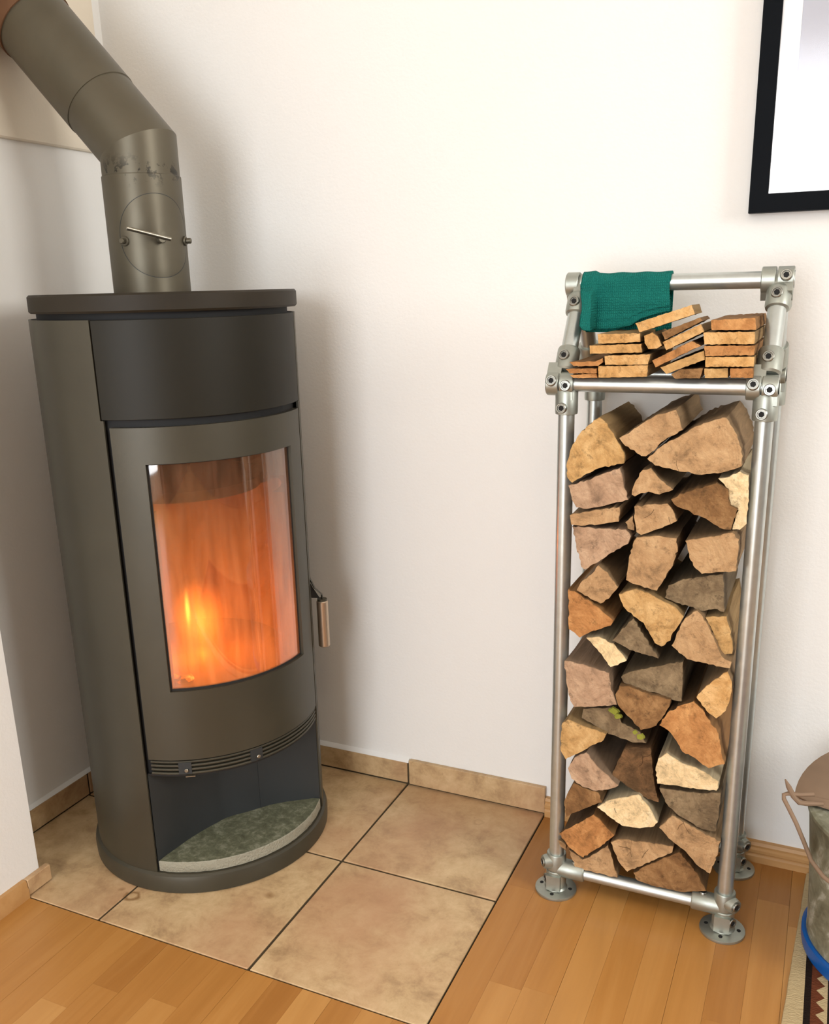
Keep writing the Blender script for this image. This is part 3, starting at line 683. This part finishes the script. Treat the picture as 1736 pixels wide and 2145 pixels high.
# ================================================================== firewood
def wood_piece(name, outline, y0, yb, end, side, seed, tilt=.004, jit=.0013, xlim=(.4345, .7075), bark=None, bend=.001, sub=.005):
    """split billet: outline = (x, z) of the sawn end facing the room, running back from y0 to yb"""
    rr = random.Random(seed); n = len(outline); pts = []; kinds = []
    area_ = sum(outline[i][0] * outline[(i + 1) % n][1] - outline[(i + 1) % n][0] * outline[i][1] for i in range(n))
    cx = sum(p[0] for p in outline) / n; cz = sum(p[1] for p in outline) / n
    for i in range(n):
        a, b = outline[i], outline[(i + 1) % n]; L = math.dist(a, b); k = max(1, int(L / sub))
        for t in range(k):
            f = t / k; x = a[0] + (b[0] - a[0]) * f; z = a[1] + (b[1] - a[1]) * f
            j = jit * (1 if t else .3); pts.append((x + rr.uniform(-j, j), z + rr.uniform(-j, j))); kinds.append(bool(bark and i in bark))
    tx, tz = rr.uniform(-tilt, tilt), rr.uniform(-tilt, tilt); w = max(abs(p[0] - cx) for p in outline) + 1e-6; hgt = max(abs(p[1] - cz) for p in outline) + 1e-6
    m_ = MB(); rings = []; N_ = len(pts)
    def ring(y, s, dx, dz, clamp, face=False, jt=0):
        out = []
        for x, z in pts:
            X = cx + (x - cx) * s + dx; Z = cz + (z - cz) * s + dz
            Y = y + ((x - cx) / w * tx + (z - cz) / hgt * tz if face else 0)
            if jt: X += rr.uniform(-jt, jt); Z += rr.uniform(-jt, jt)
            if clamp: X = min(max(X, xlim[0]), xlim[1])
            out.append((X, Y, Z))
        return out
    bx, bz = rr.uniform(-bend, bend), rr.uniform(-bend, bend) * .4
    rings.append(ring(y0, .985, 0, 0, False, True)); rings.append(ring(y0 + .0022, .993, 0, 0, False, True, .0004))
    for k, f in enumerate((.08, .3, .55, .8)):
        rings.append(ring(y0 + (yb - y0) * f, .992 - .02 * f, bx * f, bz * f, True, False, jit * .7))
    rings.append(ring(yb, .965, bx, bz, True, False, jit))
    base = [p for r_ in rings for p in r_]; fs = []; mi = []
    for k in range(len(rings) - 1):
        for i in range(N_):
            j = (i + 1) % N_; fs.append((k * N_ + i, k * N_ + j, (k + 1) * N_ + j, (k + 1) * N_ + i)); mi.append(2 if kinds[i] else (0 if k == 0 else 1))
    # sawn face: an inner ring pushed slightly in and out, so the end is not dead flat
    fs.append(tuple(range(N_))); mi.append(0)
    fs.append(tuple(range((len(rings) - 1) * N_, len(rings) * N_))); mi.append(0)
    m_.v = base; m_.f = fs; m_.m = mi
    lo = min(p[1] for p in pts)
    return make(name, m_, [end, side, M['bark']], None, (cx, (y0 + yb) / 2, lo), angle=28)

LOGS = {
'A1': (-0.275, [(0.4823,0.9026),(0.4943,0.8923),(0.5097,0.8687),(0.5222,0.8478),(0.5234,0.8311),(0.5084,0.8273),(0.483,0.8209),(0.4633,0.8103),(0.4394,0.7939),(0.431,0.8026),(0.4304,0.827),(0.4379,0.8535),(0.4475,0.8718),(0.4649,0.8903)]),
'A2': (-0.275, [(0.5126,0.8707),(0.5277,0.8787),(0.5461,0.8933),(0.566,0.9073),(0.5986,0.9181),(0.6048,0.9049),(0.6103,0.8882),(0.5783,0.8669),(0.5686,0.854),(0.5559,0.8436),(0.5483,0.8432),(0.5187,0.8622)]),
'A3': (-0.275, [(0.5579,0.8402),(0.5812,0.8642),(0.6046,0.8767),(0.629,0.8946),(0.6551,0.9048),(0.6707,0.9081),(0.6844,0.8875),(0.6958,0.8621),(0.6985,0.8362),(0.671,0.8251),(0.6426,0.8196),(0.5982,0.8246),(0.5697,0.8308)]),
'A4': (-0.275, [(0.4333,0.7894),(0.4636,0.8006),(0.4833,0.8095),(0.5173,0.8239),(0.523,0.8024),(0.532,0.7729),(0.489,0.7586),(0.4649,0.7526),(0.4475,0.7534),(0.44,0.7662)]),
'A5': (-0.275, [(0.5512,0.8219),(0.5643,0.8256),(0.5803,0.808),(0.5998,0.7936),(0.5796,0.7847),(0.5622,0.789),(0.5509,0.7853),(0.5415,0.7792),(0.5371,0.7823),(0.5405,0.8015)]),
'A6': (-0.275, [(0.4381,0.7416),(0.4811,0.7529),(0.5178,0.7598),(0.5178,0.7353),(0.486,0.7285),(0.4637,0.7256),(0.4406,0.7251)]),
'A7': (-0.275, [(0.5418,0.7632),(0.5632,0.7682),(0.5935,0.7719),(0.6015,0.7622),(0.6082,0.7438),(0.5767,0.7271),(0.5539,0.7169),(0.5463,0.7214),(0.5431,0.7415)]),
'A8': (-0.275, [(0.5978,0.7797),(0.6203,0.793),(0.6631,0.8094),(0.6799,0.8),(0.6843,0.7744),(0.6963,0.7686),(0.692,0.7537),(0.6887,0.7359),(0.6788,0.736),(0.6638,0.7435),(0.6448,0.7538),(0.6336,0.7568),(0.6239,0.7639),(0.6029,0.7722)]),
'A9': (-0.263, [(0.6649,0.8148),(0.6809,0.8187),(0.6945,0.8271),(0.7073,0.8212),(0.7095,0.7909),(0.7098,0.7639),(0.7094,0.7444),(0.7012,0.7339),(0.6903,0.734),(0.693,0.748),(0.6971,0.7658),(0.6849,0.7727),(0.6804,0.7994)]),
'A10': (-0.275, [(0.4407,0.7209),(0.4862,0.7213),(0.5291,0.7239),(0.5384,0.7135),(0.5349,0.7018),(0.5038,0.6801),(0.484,0.6633),(0.4648,0.6506),(0.4595,0.6543),(0.4549,0.6689),(0.4469,0.6978)]),
'A11': (-0.263, [(0.5262,0.7341),(0.5376,0.7453),(0.5406,0.7199),(0.5306,0.7231)]),
'A12': (-0.275, [(0.5472,0.7133),(0.579,0.7192),(0.6105,0.718),(0.6132,0.7031),(0.6064,0.6719),(0.596,0.6501),(0.5836,0.6257),(0.5737,0.6267),(0.5498,0.6323),(0.5325,0.6388),(0.5362,0.6708),(0.5413,0.7004)]),
'A13': (-0.275, [(0.6226,0.7141),(0.6595,0.7244),(0.6907,0.7331),(0.7022,0.7234),(0.7024,0.7077),(0.7014,0.6718),(0.6815,0.6691),(0.6504,0.6627),(0.6406,0.6704),(0.6301,0.6886)]),
'A14': (-0.275, [(0.4882,0.6606),(0.5028,0.6494),(0.521,0.6248),(0.5065,0.6037),(0.4924,0.5923),(0.4756,0.6),(0.4526,0.6125),(0.4581,0.6262),(0.4764,0.6433)]),
'A15': (-0.263, [(0.5987,0.6342),(0.6212,0.6472),(0.6825,0.6621),(0.6856,0.6298),(0.6881,0.6001),(0.6733,0.6034),(0.6528,0.5971),(0.6334,0.6026),(0.6119,0.6063),(0.5939,0.6126)]),
'B1': (-0.275, [(0.4378,0.6134),(0.4534,0.6076),(0.4863,0.5886),(0.516,0.5674),(0.5122,0.5581),(0.4918,0.5481),(0.4732,0.5377),(0.4587,0.5274),(0.4395,0.5393)]),
'B2': (-0.275, [(0.5224,0.6147),(0.5382,0.6223),(0.55,0.6264),(0.57,0.6224),(0.5901,0.6132),(0.6129,0.6034),(0.6282,0.5885),(0.6222,0.5751),(0.6125,0.5578),(0.6094,0.5434),(0.5952,0.5305),(0.5841,0.5354),(0.5731,0.5555),(0.5645,0.5695),(0.548,0.5792),(0.5302,0.5952)]),
'B4': (-0.275, [(0.5156,0.5333),(0.5482,0.5759),(0.5644,0.55),(0.5914,0.5085),(0.5711,0.5138),(0.5445,0.5191)]),
'B5': (-0.275, [(0.4703,0.5297),(0.4923,0.5337),(0.5175,0.5258),(0.5408,0.4997),(0.5271,0.4898),(0.5149,0.4841),(0.4931,0.5088)]),
'B6': (-0.275, [(0.6466,0.6014),(0.6566,0.5922),(0.6746,0.5611),(0.6899,0.5295),(0.7063,0.5231),(0.7042,0.5122),(0.6882,0.5123),(0.6615,0.5135),(0.6363,0.5154),(0.6108,0.5349),(0.6167,0.553),(0.6242,0.5753),(0.633,0.5892)]),
'B7': (-0.263, [(0.6595,0.5884),(0.6908,0.5936),(0.6979,0.5726),(0.7034,0.546),(0.7045,0.5302),(0.6912,0.5261),(0.682,0.5429),(0.6708,0.5689)]),
'B8': (-0.275, [(0.4335,0.4805),(0.4426,0.4824),(0.4771,0.4786),(0.5128,0.4731),(0.5161,0.4491),(0.5274,0.4172),(0.5027,0.4096),(0.4534,0.3984),(0.4454,0.4093),(0.4372,0.4499)]),
'B9': (-0.263, [(0.5287,0.4621),(0.5419,0.4728),(0.5881,0.4911),(0.6301,0.5064),(0.6308,0.4764),(0.6315,0.4365),(0.613,0.4377),(0.5904,0.444),(0.5637,0.4456),(0.5344,0.4521)]),
'B10': (-0.275, [(0.5234,0.4344),(0.5291,0.4502),(0.5452,0.4528),(0.5784,0.4438),(0.6148,0.44),(0.6139,0.4275),(0.5951,0.3912),(0.5695,0.3778),(0.5495,0.3977),(0.53,0.4149)]),
'B11': (-0.275, [(0.6547,0.4503),(0.6662,0.4687),(0.6823,0.4877),(0.7001,0.5039),(0.7087,0.4834),(0.7077,0.4616),(0.7028,0.4372),(0.6885,0.421),(0.6724,0.4313)]),
'B12': (-0.275, [(0.4327,0.3643),(0.4419,0.3727),(0.4761,0.3646),(0.5113,0.3578),(0.507,0.3452),(0.4879,0.3323),(0.4666,0.3136),(0.4407,0.2944),(0.4328,0.3062),(0.43,0.3349)]),
'B13': (-0.263, [(0.4636,0.3739),(0.4662,0.3922),(0.4938,0.3988),(0.5231,0.4047),(0.5352,0.3778),(0.5662,0.3673),(0.5774,0.3489),(0.5598,0.3454),(0.5385,0.3483),(0.5126,0.3527),(0.4906,0.3628)]),
'B14': (-0.275, [(0.5991,0.3926),(0.611,0.4175),(0.631,0.4346),(0.6511,0.4446),(0.6666,0.4314),(0.6752,0.4174),(0.6944,0.3909),(0.6999,0.3651),(0.7065,0.3397),(0.6828,0.3279),(0.6643,0.3401),(0.6387,0.3509),(0.6248,0.3729),(0.6126,0.3865)]),
'C1': (-0.275, [(0.444,0.2764),(0.4558,0.3002),(0.4759,0.3135),(0.4968,0.2933),(0.5366,0.2655),(0.5183,0.2535),(0.4983,0.2462),(0.4726,0.2485),(0.4517,0.2581)]),
'C2': (-0.263, [(0.5204,0.2737),(0.5288,0.3021),(0.5425,0.3326),(0.5847,0.3416),(0.5892,0.312),(0.595,0.2774),(0.6041,0.241),(0.5857,0.2424),(0.5606,0.2535),(0.5327,0.2665)]),
'C3': (-0.275, [(0.597,0.3144),(0.6005,0.3314),(0.614,0.3444),(0.6406,0.329),(0.6757,0.3204),(0.7,0.3043),(0.6979,0.2873),(0.6664,0.284),(0.6337,0.2848),(0.601,0.2825)]),
'C4': (-0.275, [(0.4393,0.2062),(0.4471,0.2312),(0.457,0.2521),(0.4701,0.2479),(0.5022,0.2437),(0.5091,0.2253),(0.4841,0.2085),(0.4534,0.1867),(0.4431,0.1763)]),
'C5': (-0.275, [(0.5,0.2146),(0.524,0.2339),(0.5704,0.2527),(0.5858,0.2375),(0.6055,0.2057),(0.5999,0.1964),(0.5757,0.1876),(0.5459,0.1859),(0.5253,0.1976)]),
'C6': (-0.263, [(0.6034,0.2695),(0.6655,0.2725),(0.7038,0.2811),(0.7026,0.2359),(0.7001,0.2035),(0.6791,0.2025),(0.6401,0.2209),(0.6201,0.2358)]),
'C7': (-0.266, [(0.4289,0.1347),(0.4569,0.1602),(0.4922,0.1916),(0.5139,0.175),(0.5311,0.1588),(0.5101,0.1329),(0.4751,0.0954),(0.4475,0.1108)]),
'C8': (-0.262, [(0.5232,0.1391),(0.5344,0.1478),(0.5872,0.1531),(0.6326,0.1556),(0.6315,0.1443),(0.6059,0.126),(0.5769,0.1041),(0.5559,0.089),(0.5413,0.1029)]),
'C9': (-0.264, [(0.6066,0.1931),(0.627,0.2218),(0.6698,0.203),(0.7094,0.1879),(0.7069,0.1654),(0.6959,0.1184),(0.6741,0.1311),(0.6536,0.1542),(0.6234,0.1751)]),
'C10': (-0.253, [(0.4451,0.0974),(0.4716,0.083),(0.4924,0.1006),(0.5178,0.1252),(0.528,0.0935),(0.537,0.0612),(0.4937,0.0584),(0.4586,0.0627)]),
'C11': (-0.253, [(0.5651,0.0825),(0.5878,0.105),(0.6427,0.1459),(0.6608,0.1261),(0.6739,0.1093),(0.691,0.0748),(0.6523,0.0622),(0.6278,0.0567),(0.5973,0.063),(0.5717,0.0678)]),
'C12': (-0.262, [(0.4286,0.1201),(0.4423,0.113),(0.4412,0.1012),(0.4311,0.1046)]),
}
KINDLING = {
'k3': [(0.4302,0.9663),(0.4727,0.9682),(0.4745,0.9621),(0.4367,0.9615)],
'k2': [(0.4239,0.9754),(0.473,0.9768),(0.4737,0.9695),(0.4301,0.9688)],
'k1': [(0.4281,0.9862),(0.4708,0.9874),(0.4822,0.9932),(0.4825,0.9862),(0.4749,0.9806),(0.4357,0.9796)],
'k4': [(0.4754,0.9801),(0.552,0.9827),(0.5508,0.9654),(0.476,0.9627)],
'k5': [(0.4847,0.9963),(0.5554,0.9992),(0.5516,0.984),(0.4857,0.9822)],
'k6': [(0.4605,1.0114),(0.5404,1.0143),(0.5414,1.0016),(0.4614,0.9989)],
'k7': [(0.4723,1.0288),(0.5372,1.0299),(0.5383,1.0172),(0.4743,1.0144)],
'k8': [(0.5438,1.0265),(0.5558,1.0313),(0.5634,1.0259),(0.5704,1.0119),(0.5638,1.0075),(0.5508,1.007),(0.5452,1.0155)],
'k12': [(0.5573,0.9894),(0.6137,1.0187),(0.6277,1.0121),(0.5627,0.9796)],
'k11': [(0.5711,1.0165),(0.6258,1.0429),(0.6305,1.0322),(0.5771,1.0047)],
'k10': [(0.5689,1.0312),(0.6234,1.0523),(0.6279,1.0475),(0.5739,1.0202)],
'k9': [(0.5292,1.0445),(0.6106,1.0702),(0.6161,1.057),(0.5366,1.0313)],
'k13': [(0.5701,0.9797),(0.6322,1.0049),(0.6342,0.9916),(0.5789,0.97)],
'k14': [(0.5867,0.9692),(0.5986,0.9769),(0.6326,0.9791),(0.6288,0.9642),(0.5921,0.9636)],
'k19': [(0.6343,0.9788),(0.6678,0.9797),(0.6683,0.9661),(0.6356,0.9648)],
'k20': [(0.6704,0.9793),(0.7023,0.9802),(0.7029,0.9662),(0.6713,0.9654)],
'k18': [(0.6344,0.9952),(0.7031,0.9962),(0.703,0.9825),(0.6353,0.9813)],
'k17': [(0.632,1.0116),(0.703,1.0123),(0.7018,0.9985),(0.6343,0.9968)],
'k16': [(0.6292,1.0308),(0.7015,1.032),(0.7017,1.0146),(0.6314,1.0135)],
'k15': [(0.6388,1.0482),(0.7001,1.0511),(0.7023,1.0343),(0.6406,1.0343)],
}

LOGINFO = {
 'A1': ('yellow', 'broad yellow quarter-round log at the top of the stack on the stove side', (7, 8, 9, 10, 11)),
 'A2': ('tan', 'pink-tan slab-shaped log tilted up at the top middle of the stack', ()),
 'A3': ('tan', 'widest wedge-shaped log with bark below, on top of the stack under the kindling', (10, 11, 12)),
 'A4': ('pink', 'flat pinkish-brown log with a pale streak directly below the broad yellow quarter-round log', ()),
 'A5': ('tan', 'small chipped log with a hollow underside under the tilted slab-shaped log', ()),
 'A6': ('tan', 'thinnest flat tan log lying on the pinkish-grey wedge near the top', ()),
 'A7': ('tan', 'block-shaped tan log with a shaded top above the tall upright log', ()),
 'A8': ('brown', 'rough brown splintered log with a long dark crack near the top', ()),
 'A9': ('pale', 'pale cream torn log with wormholes behind the front post beside the picture', ()),
 'A10': ('pink', 'pinkish-grey wedge log narrowing downwards under the thinnest flat log', ()),
 'A11': ('tan', 'tiny sliver of log peeping out beside the block-shaped tan log', ()),
 'A12': ('tan', 'tall upright tan log with grey specks and a curved bark edge in mid stack', (2, 3, 4, 5)),
 'A13': ('tan', 'large pinkish-tan block log with red blotches below the rough brown splintered log', ()),
 'A14': ('tan', 'small squarish brown log with lit face below the pinkish-grey wedge', ()),
 'A15': ('grey', 'weathered grey-brown rectangular log with ragged lower edge and pale scratches', ()),
 'B1': ('orange', 'orange log with a sagging lower edge touching the front post on the stove side', ()),
 'B2': ('yellow', 'large pale yellow tongue-shaped log pointing down in mid stack', ()),
 'B4': ('grey', 'small grey triangular log under the tongue-shaped log', ()),
 'B5': ('pale', 'small pale splintery wedge log above the big pink-tan block', ()),
 'B6': ('tan', 'brown-tan triangular log with pointed top leaning against a pale narrow log', ()),
 'B7': ('yellow', 'narrow pale yellow log squeezed between the pointed triangular log and the post', ()),
 'B8': ('pink', 'big pink-tan block log with a pale corner and shaded top', ()),
 'B9': ('grey', 'dull brown four-sided log with a dark nick beside the big pink-tan block', ()),
 'B10': ('brown', 'log with swirling growth rings and an orange knot below the dull four-sided one', ()),
 'B11': ('kiln', 'bright yellow fresh-cut quarter log with curved outer side in the lower half', (6, 7)),
 'B12': ('yellow', 'tan log with a drooping tip sticking out past the front post in the lower half', ()),
 'B13': ('grey', 'grey-brown log carrying patches of yellow-green moss', ()),
 'B14': ('orange', 'long orange log slanting down below the fresh-cut quarter log', (0, 1, 2)),
 'C1': ('pink', 'pale pink half-round log with a fine crack above a dark split log', (4, 5, 6, 7)),
 'C2': ('dark', 'dark upright brown log with black stain in the lower middle of the stack', ()),
 'C3': ('pale', 'very pale fresh-cut wedge log with curved rings tapering towards the post', ()),
 'C4': ('brown', 'dark brown cracked log under the pale pink half-round log', ()),
 'C5': ('pale', 'very pale boat-shaped log with a short black crack near the bottom', ()),
 'C6': ('grey', 'large grey-brown mottled log with a rounded bark side under the very pale wedge', (5, 6, 7)),
 'C7': ('orange', 'orange square-cut log with thin cracks low beside the front post', (0, 1)),
 'C8': ('tan', 'tan boat-shaped log with shaded top between the orange square-cut log and the long slanting one', ()),
 'C9': ('tan', 'long tan log slanting steeply down at the lower corner beside the front post', ()),
 'C10': ('tan', 'brown-tan log with a dark slit resting on the bottom bar', ()),
 'C11': ('brown', 'mottled reddish-brown log bulging over the bottom bar, lowest of the stack', ()),
 'C12': ('tan', 'tiny splinter of log below the orange square-cut log', ()),
}
for i, (k_, (y0, pts)) in enumerate(LOGS.items()):
    w_, lab, bk = LOGINFO[k_]
    if k_ in ('C10', 'C11'): pts = [(x, max(z, .0625)) for x, z in pts]
    o = wood_piece('log', pts, y0, -.036 - random.Random(i).uniform(0, .02), END[w_], SIDE[w_ if w_ != 'kiln' else 'tan'], 100 + i, bark=bk)
    tag(o, lab, 'log', 'split logs stacked in the rack')
    if k_ == 'B13':
        for (mx, mz, s_) in ((.520, .398, .010), (.527, .390, .008), (.566, .358, .009), (.558, .3655, .006)):
            mm_ = MB(); r_ = random.Random(int(mx * 1000)); n_ = 11
            ps = [(mx + math.cos(2 * PI * t / n_) * s_ * r_.uniform(.6, 1.1), mz + math.sin(2 * PI * t / n_) * s_ * r_.uniform(.5, .9)) for t in range(n_)]
            mm_.rings([[(x, y0 + .001, z) for x, z in ps], [(mx + (x - mx) * .7, y0 - .0020, mz + (z - mz) * .85) for x, z in ps]]); make('moss', mm_, M['moss'], o)
KINFO = {
 'k1': ('orange', 'topmost of three thin reddish-brown angled offcuts at the stove end of the shelf'),
 'k2': ('orange', 'middle one of three thin reddish-brown angled offcuts at the stove end of the shelf'),
 'k3': ('orange', 'lowest of three thin reddish-brown angled offcuts at the stove end of the shelf'),
 'k4': ('kiln', 'pale thick kindling block on the shelf bar next to the three thin offcuts'),
 'k5': ('kiln', 'kindling block with fuzzy edges lying second from below next to the offcuts'),
 'k6': ('kiln', 'long yellow kindling board third up, under the short fuzzy one below the cloth'),
 'k7': ('kiln', 'short fuzzy kindling board directly under the hem of the green cloth'),
 'k8': ('kiln', 'small crumbling split kindling stub between flat and tilted boards'),
 'k9': ('kiln', 'highest kindling board, tilted, its corner in front of the green cloth'),
 'k10': ('brown', 'tilted brown kindling board just under the highest one'),
 'k11': ('kiln', 'tilted yellow kindling board third from the top of the leaning pile'),
 'k12': ('orange', 'tilted orange kindling board resting on the pale grey-tan one'),
 'k13': ('yellow', 'pale grey-tan tilted kindling board at the foot of the leaning pile'),
 'k14': ('brown', 'short dark angled offcut lying on the shelf bar in front of the neat pile'),
 'k15': ('orange', 'top board of the neat square kindling pile beside the slanted tube'),
 'k16': ('kiln', 'second board from the top of the neat square kindling pile'),
 'k17': ('orange', 'third board from the top of the neat square kindling pile'),
 'k18': ('kiln', 'fourth board from the top of the neat square kindling pile'),
 'k19': ('yellow', 'bottom block of the neat kindling pile on the stove side'),
 'k20': ('orange', 'bottom block of the neat kindling pile beside the clamp'),
}
for i, (k_, pts) in enumerate(KINDLING.items()):
    w_, lab = KINFO[k_]; yb = {'k9': -.178, 'k10': -.178, 'k8': -.15, 'k14': -.06}.get(k_, -.045 - .006 * (i % 3))
    o = wood_piece('kindling_board', pts, -.268 + random.Random(i).uniform(-.002, .002), yb, END[w_], SIDE[w_ if w_ != 'kiln' else 'yellow'], 300 + i, tilt=.0015, jit=.0005, xlim=(.4350, .7060), bend=.0, sub=.0035)
    tag(o, lab, 'kindling', 'kindling on the rack shelf')

# ------------------------------------------------------------------ green cloth folded over the top bar
hem = [(.4190, 1.040), (.4230, 1.033), (.437, 1.0305), (.455, 1.0315), (.481, 1.0325), (.502, 1.0365), (.517, 1.047), (.541, 1.054), (.5625, 1.059)]
def hemz(x):
    for (a, b), (c, d) in zip(hem, hem[1:]):
        if x <= c: return b + (d - b) * (x - a) / (c - a)
    return hem[-1][1]
rb0 = .0152; nx, cm = 46, MB(); grid = []
rr = random.Random(5)
for i in range(nx + 1):
    x = .4195 + (.5615 - .4195) * i / nx; row = []
    zh = hemz(x); rb = rb0 + .0035 * max(0, min(1, (.4445 - x) / .006))
    for t in range(19):                                                       # front sheet, hem to bar
        f = t / 18; z = zh + (RZT - zh) * f
        y = RYM - rb - .0025 * math.sin(f * 9 + x * 30) * (1 - f) - .003 * (1 - f) - (.0018 if .22 < f < .26 else 0)
        wgt = max(0, min(1, (.4440 - x) / .010)); wgt = wgt * wgt * (3 - 2 * wgt); yt = RYM - (RZT - z) * .634 - .0250 * min(1, (RZT - z) / .012) - .002
        xs_ = 0
        if yt < y: xs_ = .26 * (y - yt) * wgt; y += (yt - y) * wgt
        row.append((x + xs_ + .0015 * math.sin(z * 90) * (1 if i in (0, nx) else 0), y, z))
    for t in range(1, 12):
        a = PI - PI * t / 12; row.append((x, RYM + rb * math.cos(a), RZT + rb * math.sin(a) + .0006 * math.sin(x * 160)))
    for t in range(14):
        z = RZT - .078 * t / 13; row.append((x, RYM + rb + .001 * math.sin(x * 60 + z * 40), z))
    grid.append(row)
n_ = len(grid[0]); cm.add([p for r_ in grid for p in r_], [(i * n_ + j, i * n_ + j + 1, (i + 1) * n_ + j + 1, (i + 1) * n_ + j) for i in range(nx) for j in range(n_ - 1)])
ck = make('cloth', cm, M['cloth'], None, (.49, RYM, 1.03)); sd = ck.modifiers.new('thickness', 'SOLIDIFY'); sd.thickness = .0035; sd.offset = 0
tag(ck, 'dark green knitted cloth hung folded over the top bar of the firewood rack', 'cloth')

# ================================================================== picture on the wall
PXL, PXR, PZB, PZT = .657, 1.20, 1.208, 1.93
pc = thing('framed_picture', 'grey print with white mat in a black frame hanging on the wall above the rack', 'picture', ((PXL + PXR) / 2, -.001, PZB))
fw = .0285; f_ = MB()
def mitred(m_, a, b, c, d):  # outer a,b inner d,c
    m_.rings([[(p[0], y, p[1]) for p in (a, b, c, d)] for y in (-.022, -.001)])
o_ = [(PXL, PZB), (PXR, PZB), (PXR, PZT), (PXL, PZT)]; i_ = [(PXL + fw, PZB + fw), (PXR - fw, PZB + fw), (PXR - fw, PZT - fw), (PXL + fw, PZT - fw)]
for k in range(4): mitred(f_, o_[k], o_[(k + 1) % 4], i_[(k + 1) % 4], i_[k])
make('frame', f_, M['frame'], pc, smooth=False)
mb_ = MB(); mw = .0285; j_ = [(PXL + fw + mw, PZB + fw + mw), (PXR - fw - mw, PZB + fw + mw), (PXR - fw - mw, PZT - fw - mw), (PXL + fw + mw, PZT - fw - mw)]
for k in range(4): mb_.rings([[(p[0], y, p[1]) for p in (i_[k], i_[(k + 1) % 4], j_[(k + 1) % 4], j_[k])] for y in (-.016, -.0125)])
make('mat_board', mb_, M['mat_board'], pc, smooth=False)
make('print', MB().box(PXL + fw, PXR - fw, -.0124, -.008, PZB + fw, PZT - fw), M['print'], pc, smooth=False)
make('glass_pane', MB().box(PXL + fw, PXR - fw, -.0185, -.0172, PZB + fw, PZT - fw), M['picture_glass'], pc, smooth=False)

# ================================================================== rug and coal bucket
rg = MB(); ny = 90; xs = [.8455, .850, .862]
rr = random.Random(9)
L_ = []
for j in range(ny + 1):
    y = -.022 - 1.7 * j / ny; x0 = .8560 + .0515 * (y + .022) / 1.0 * 1.0 + rr.uniform(-.0012, .0012)
    x0 = .8515 - .052 * min(1, (-.022 - y) / 1.0) + rr.uniform(-.0004, .0004)
    L_.append([(x0, y, .0004), (x0 + .001, y, .005), (x0 + .006, y, .0065 + rr.uniform(0, .0006)), (1.75, y, .0065), (1.75, y, .0004)])
rg.rings(L_); rug = make('rug', rg, M['rug'], None, (.834, -.3, 0)); tag(rug, 'flat woven rug with a cream border and brown zigzag pattern under the metal bucket', 'rug')
rug.location = (.834, -.3, 0)

BX, BY = .992, -.212
bk = thing('coal_bucket', 'weathered zinc ash bucket with rusty lid and wire handle, standing on the rug', 'bucket', (BX, BY, .0072))
make('bucket_body', MB().lathe([(.132, .030), (.1375, .033), (.1365, .038), (.1370, .06), (.1400, .12), (.1465, .20), (.1520, .262), (.1550, .266), (.1550, .272), (.1500, .274), (.1450, .272)], (BX, BY, 0), n=72), M['zinc'], bk)
make('bucket_base', MB().lathe([(.136, .0073), (.1420, .009), (.1440, .020), (.1440, .0335), (.1400, .036), (.130, .034)], (BX, BY, 0), n=72), M['blue'], bk)
lm = MB(); LC = Vector((.982, -.225, .279)); u_ = Vector((0, .955, .297)); nn = Vector((0, -.297, .955)); RL = .166
back = [LC + Vector((-math.cos(PI * t / 28), 0, 0)) * RL + u_ * math.sin(PI * t / 28) * RL for t in range(29)]
cone = LC + u_ * .05 + nn * .028
lm.add(back + [cone] + [p - nn * .006 for p in back], [(i, i + 1, 29) for i in range(28)] + [(28, 0, 29)] + [(i, 30 + i, 31 + i, i + 1) for i in range(28)] + [(28, 58, 30, 0)] + [tuple(range(58, 29, -1))])
lid = make('lid', lm, M['rust_lid'], bk, angle=50)
lf = MB(); fpts = [LC + Vector((-math.cos(PI * t / 28), -math.sin(PI * t / 28) * .16, 0)) * RL * .985 + Vector((0, 0, .002 - .006 * math.sin(PI * t / 28))) for t in range(29)]
lf.rings([fpts, [p + Vector((0, 0, .003)) for p in fpts]]); make('lid_flap', lf, M['rust_lid'], bk, angle=50)
make('lid_hinge', MB().tube([(.800, -.252, .321), (.806, -.252, .309), (.815, -.252, .293), (.824, -.25, .283), (.836, -.245, .281), (.86, -.24, .283)], .004, 10, [.0012, .0042, .0046, .0044, .0042, .003]), M['rust_lid'], lid)
make('wire_handle', MB().tube([(.845, -.245, .300), (.825, -.25, .2975), (.806, -.252, .2965), (.8000, -.254, .294), (.8010, -.257, .288), (.810, -.264, .276), (.823, -.276, .259), (.836, -.292, .240), (.850, -.318, .2235), (.868, -.335, .212), (.90, -.354, .202), (.95, -.370, .195)], .0035, 12), M['rust_lid'], bk)
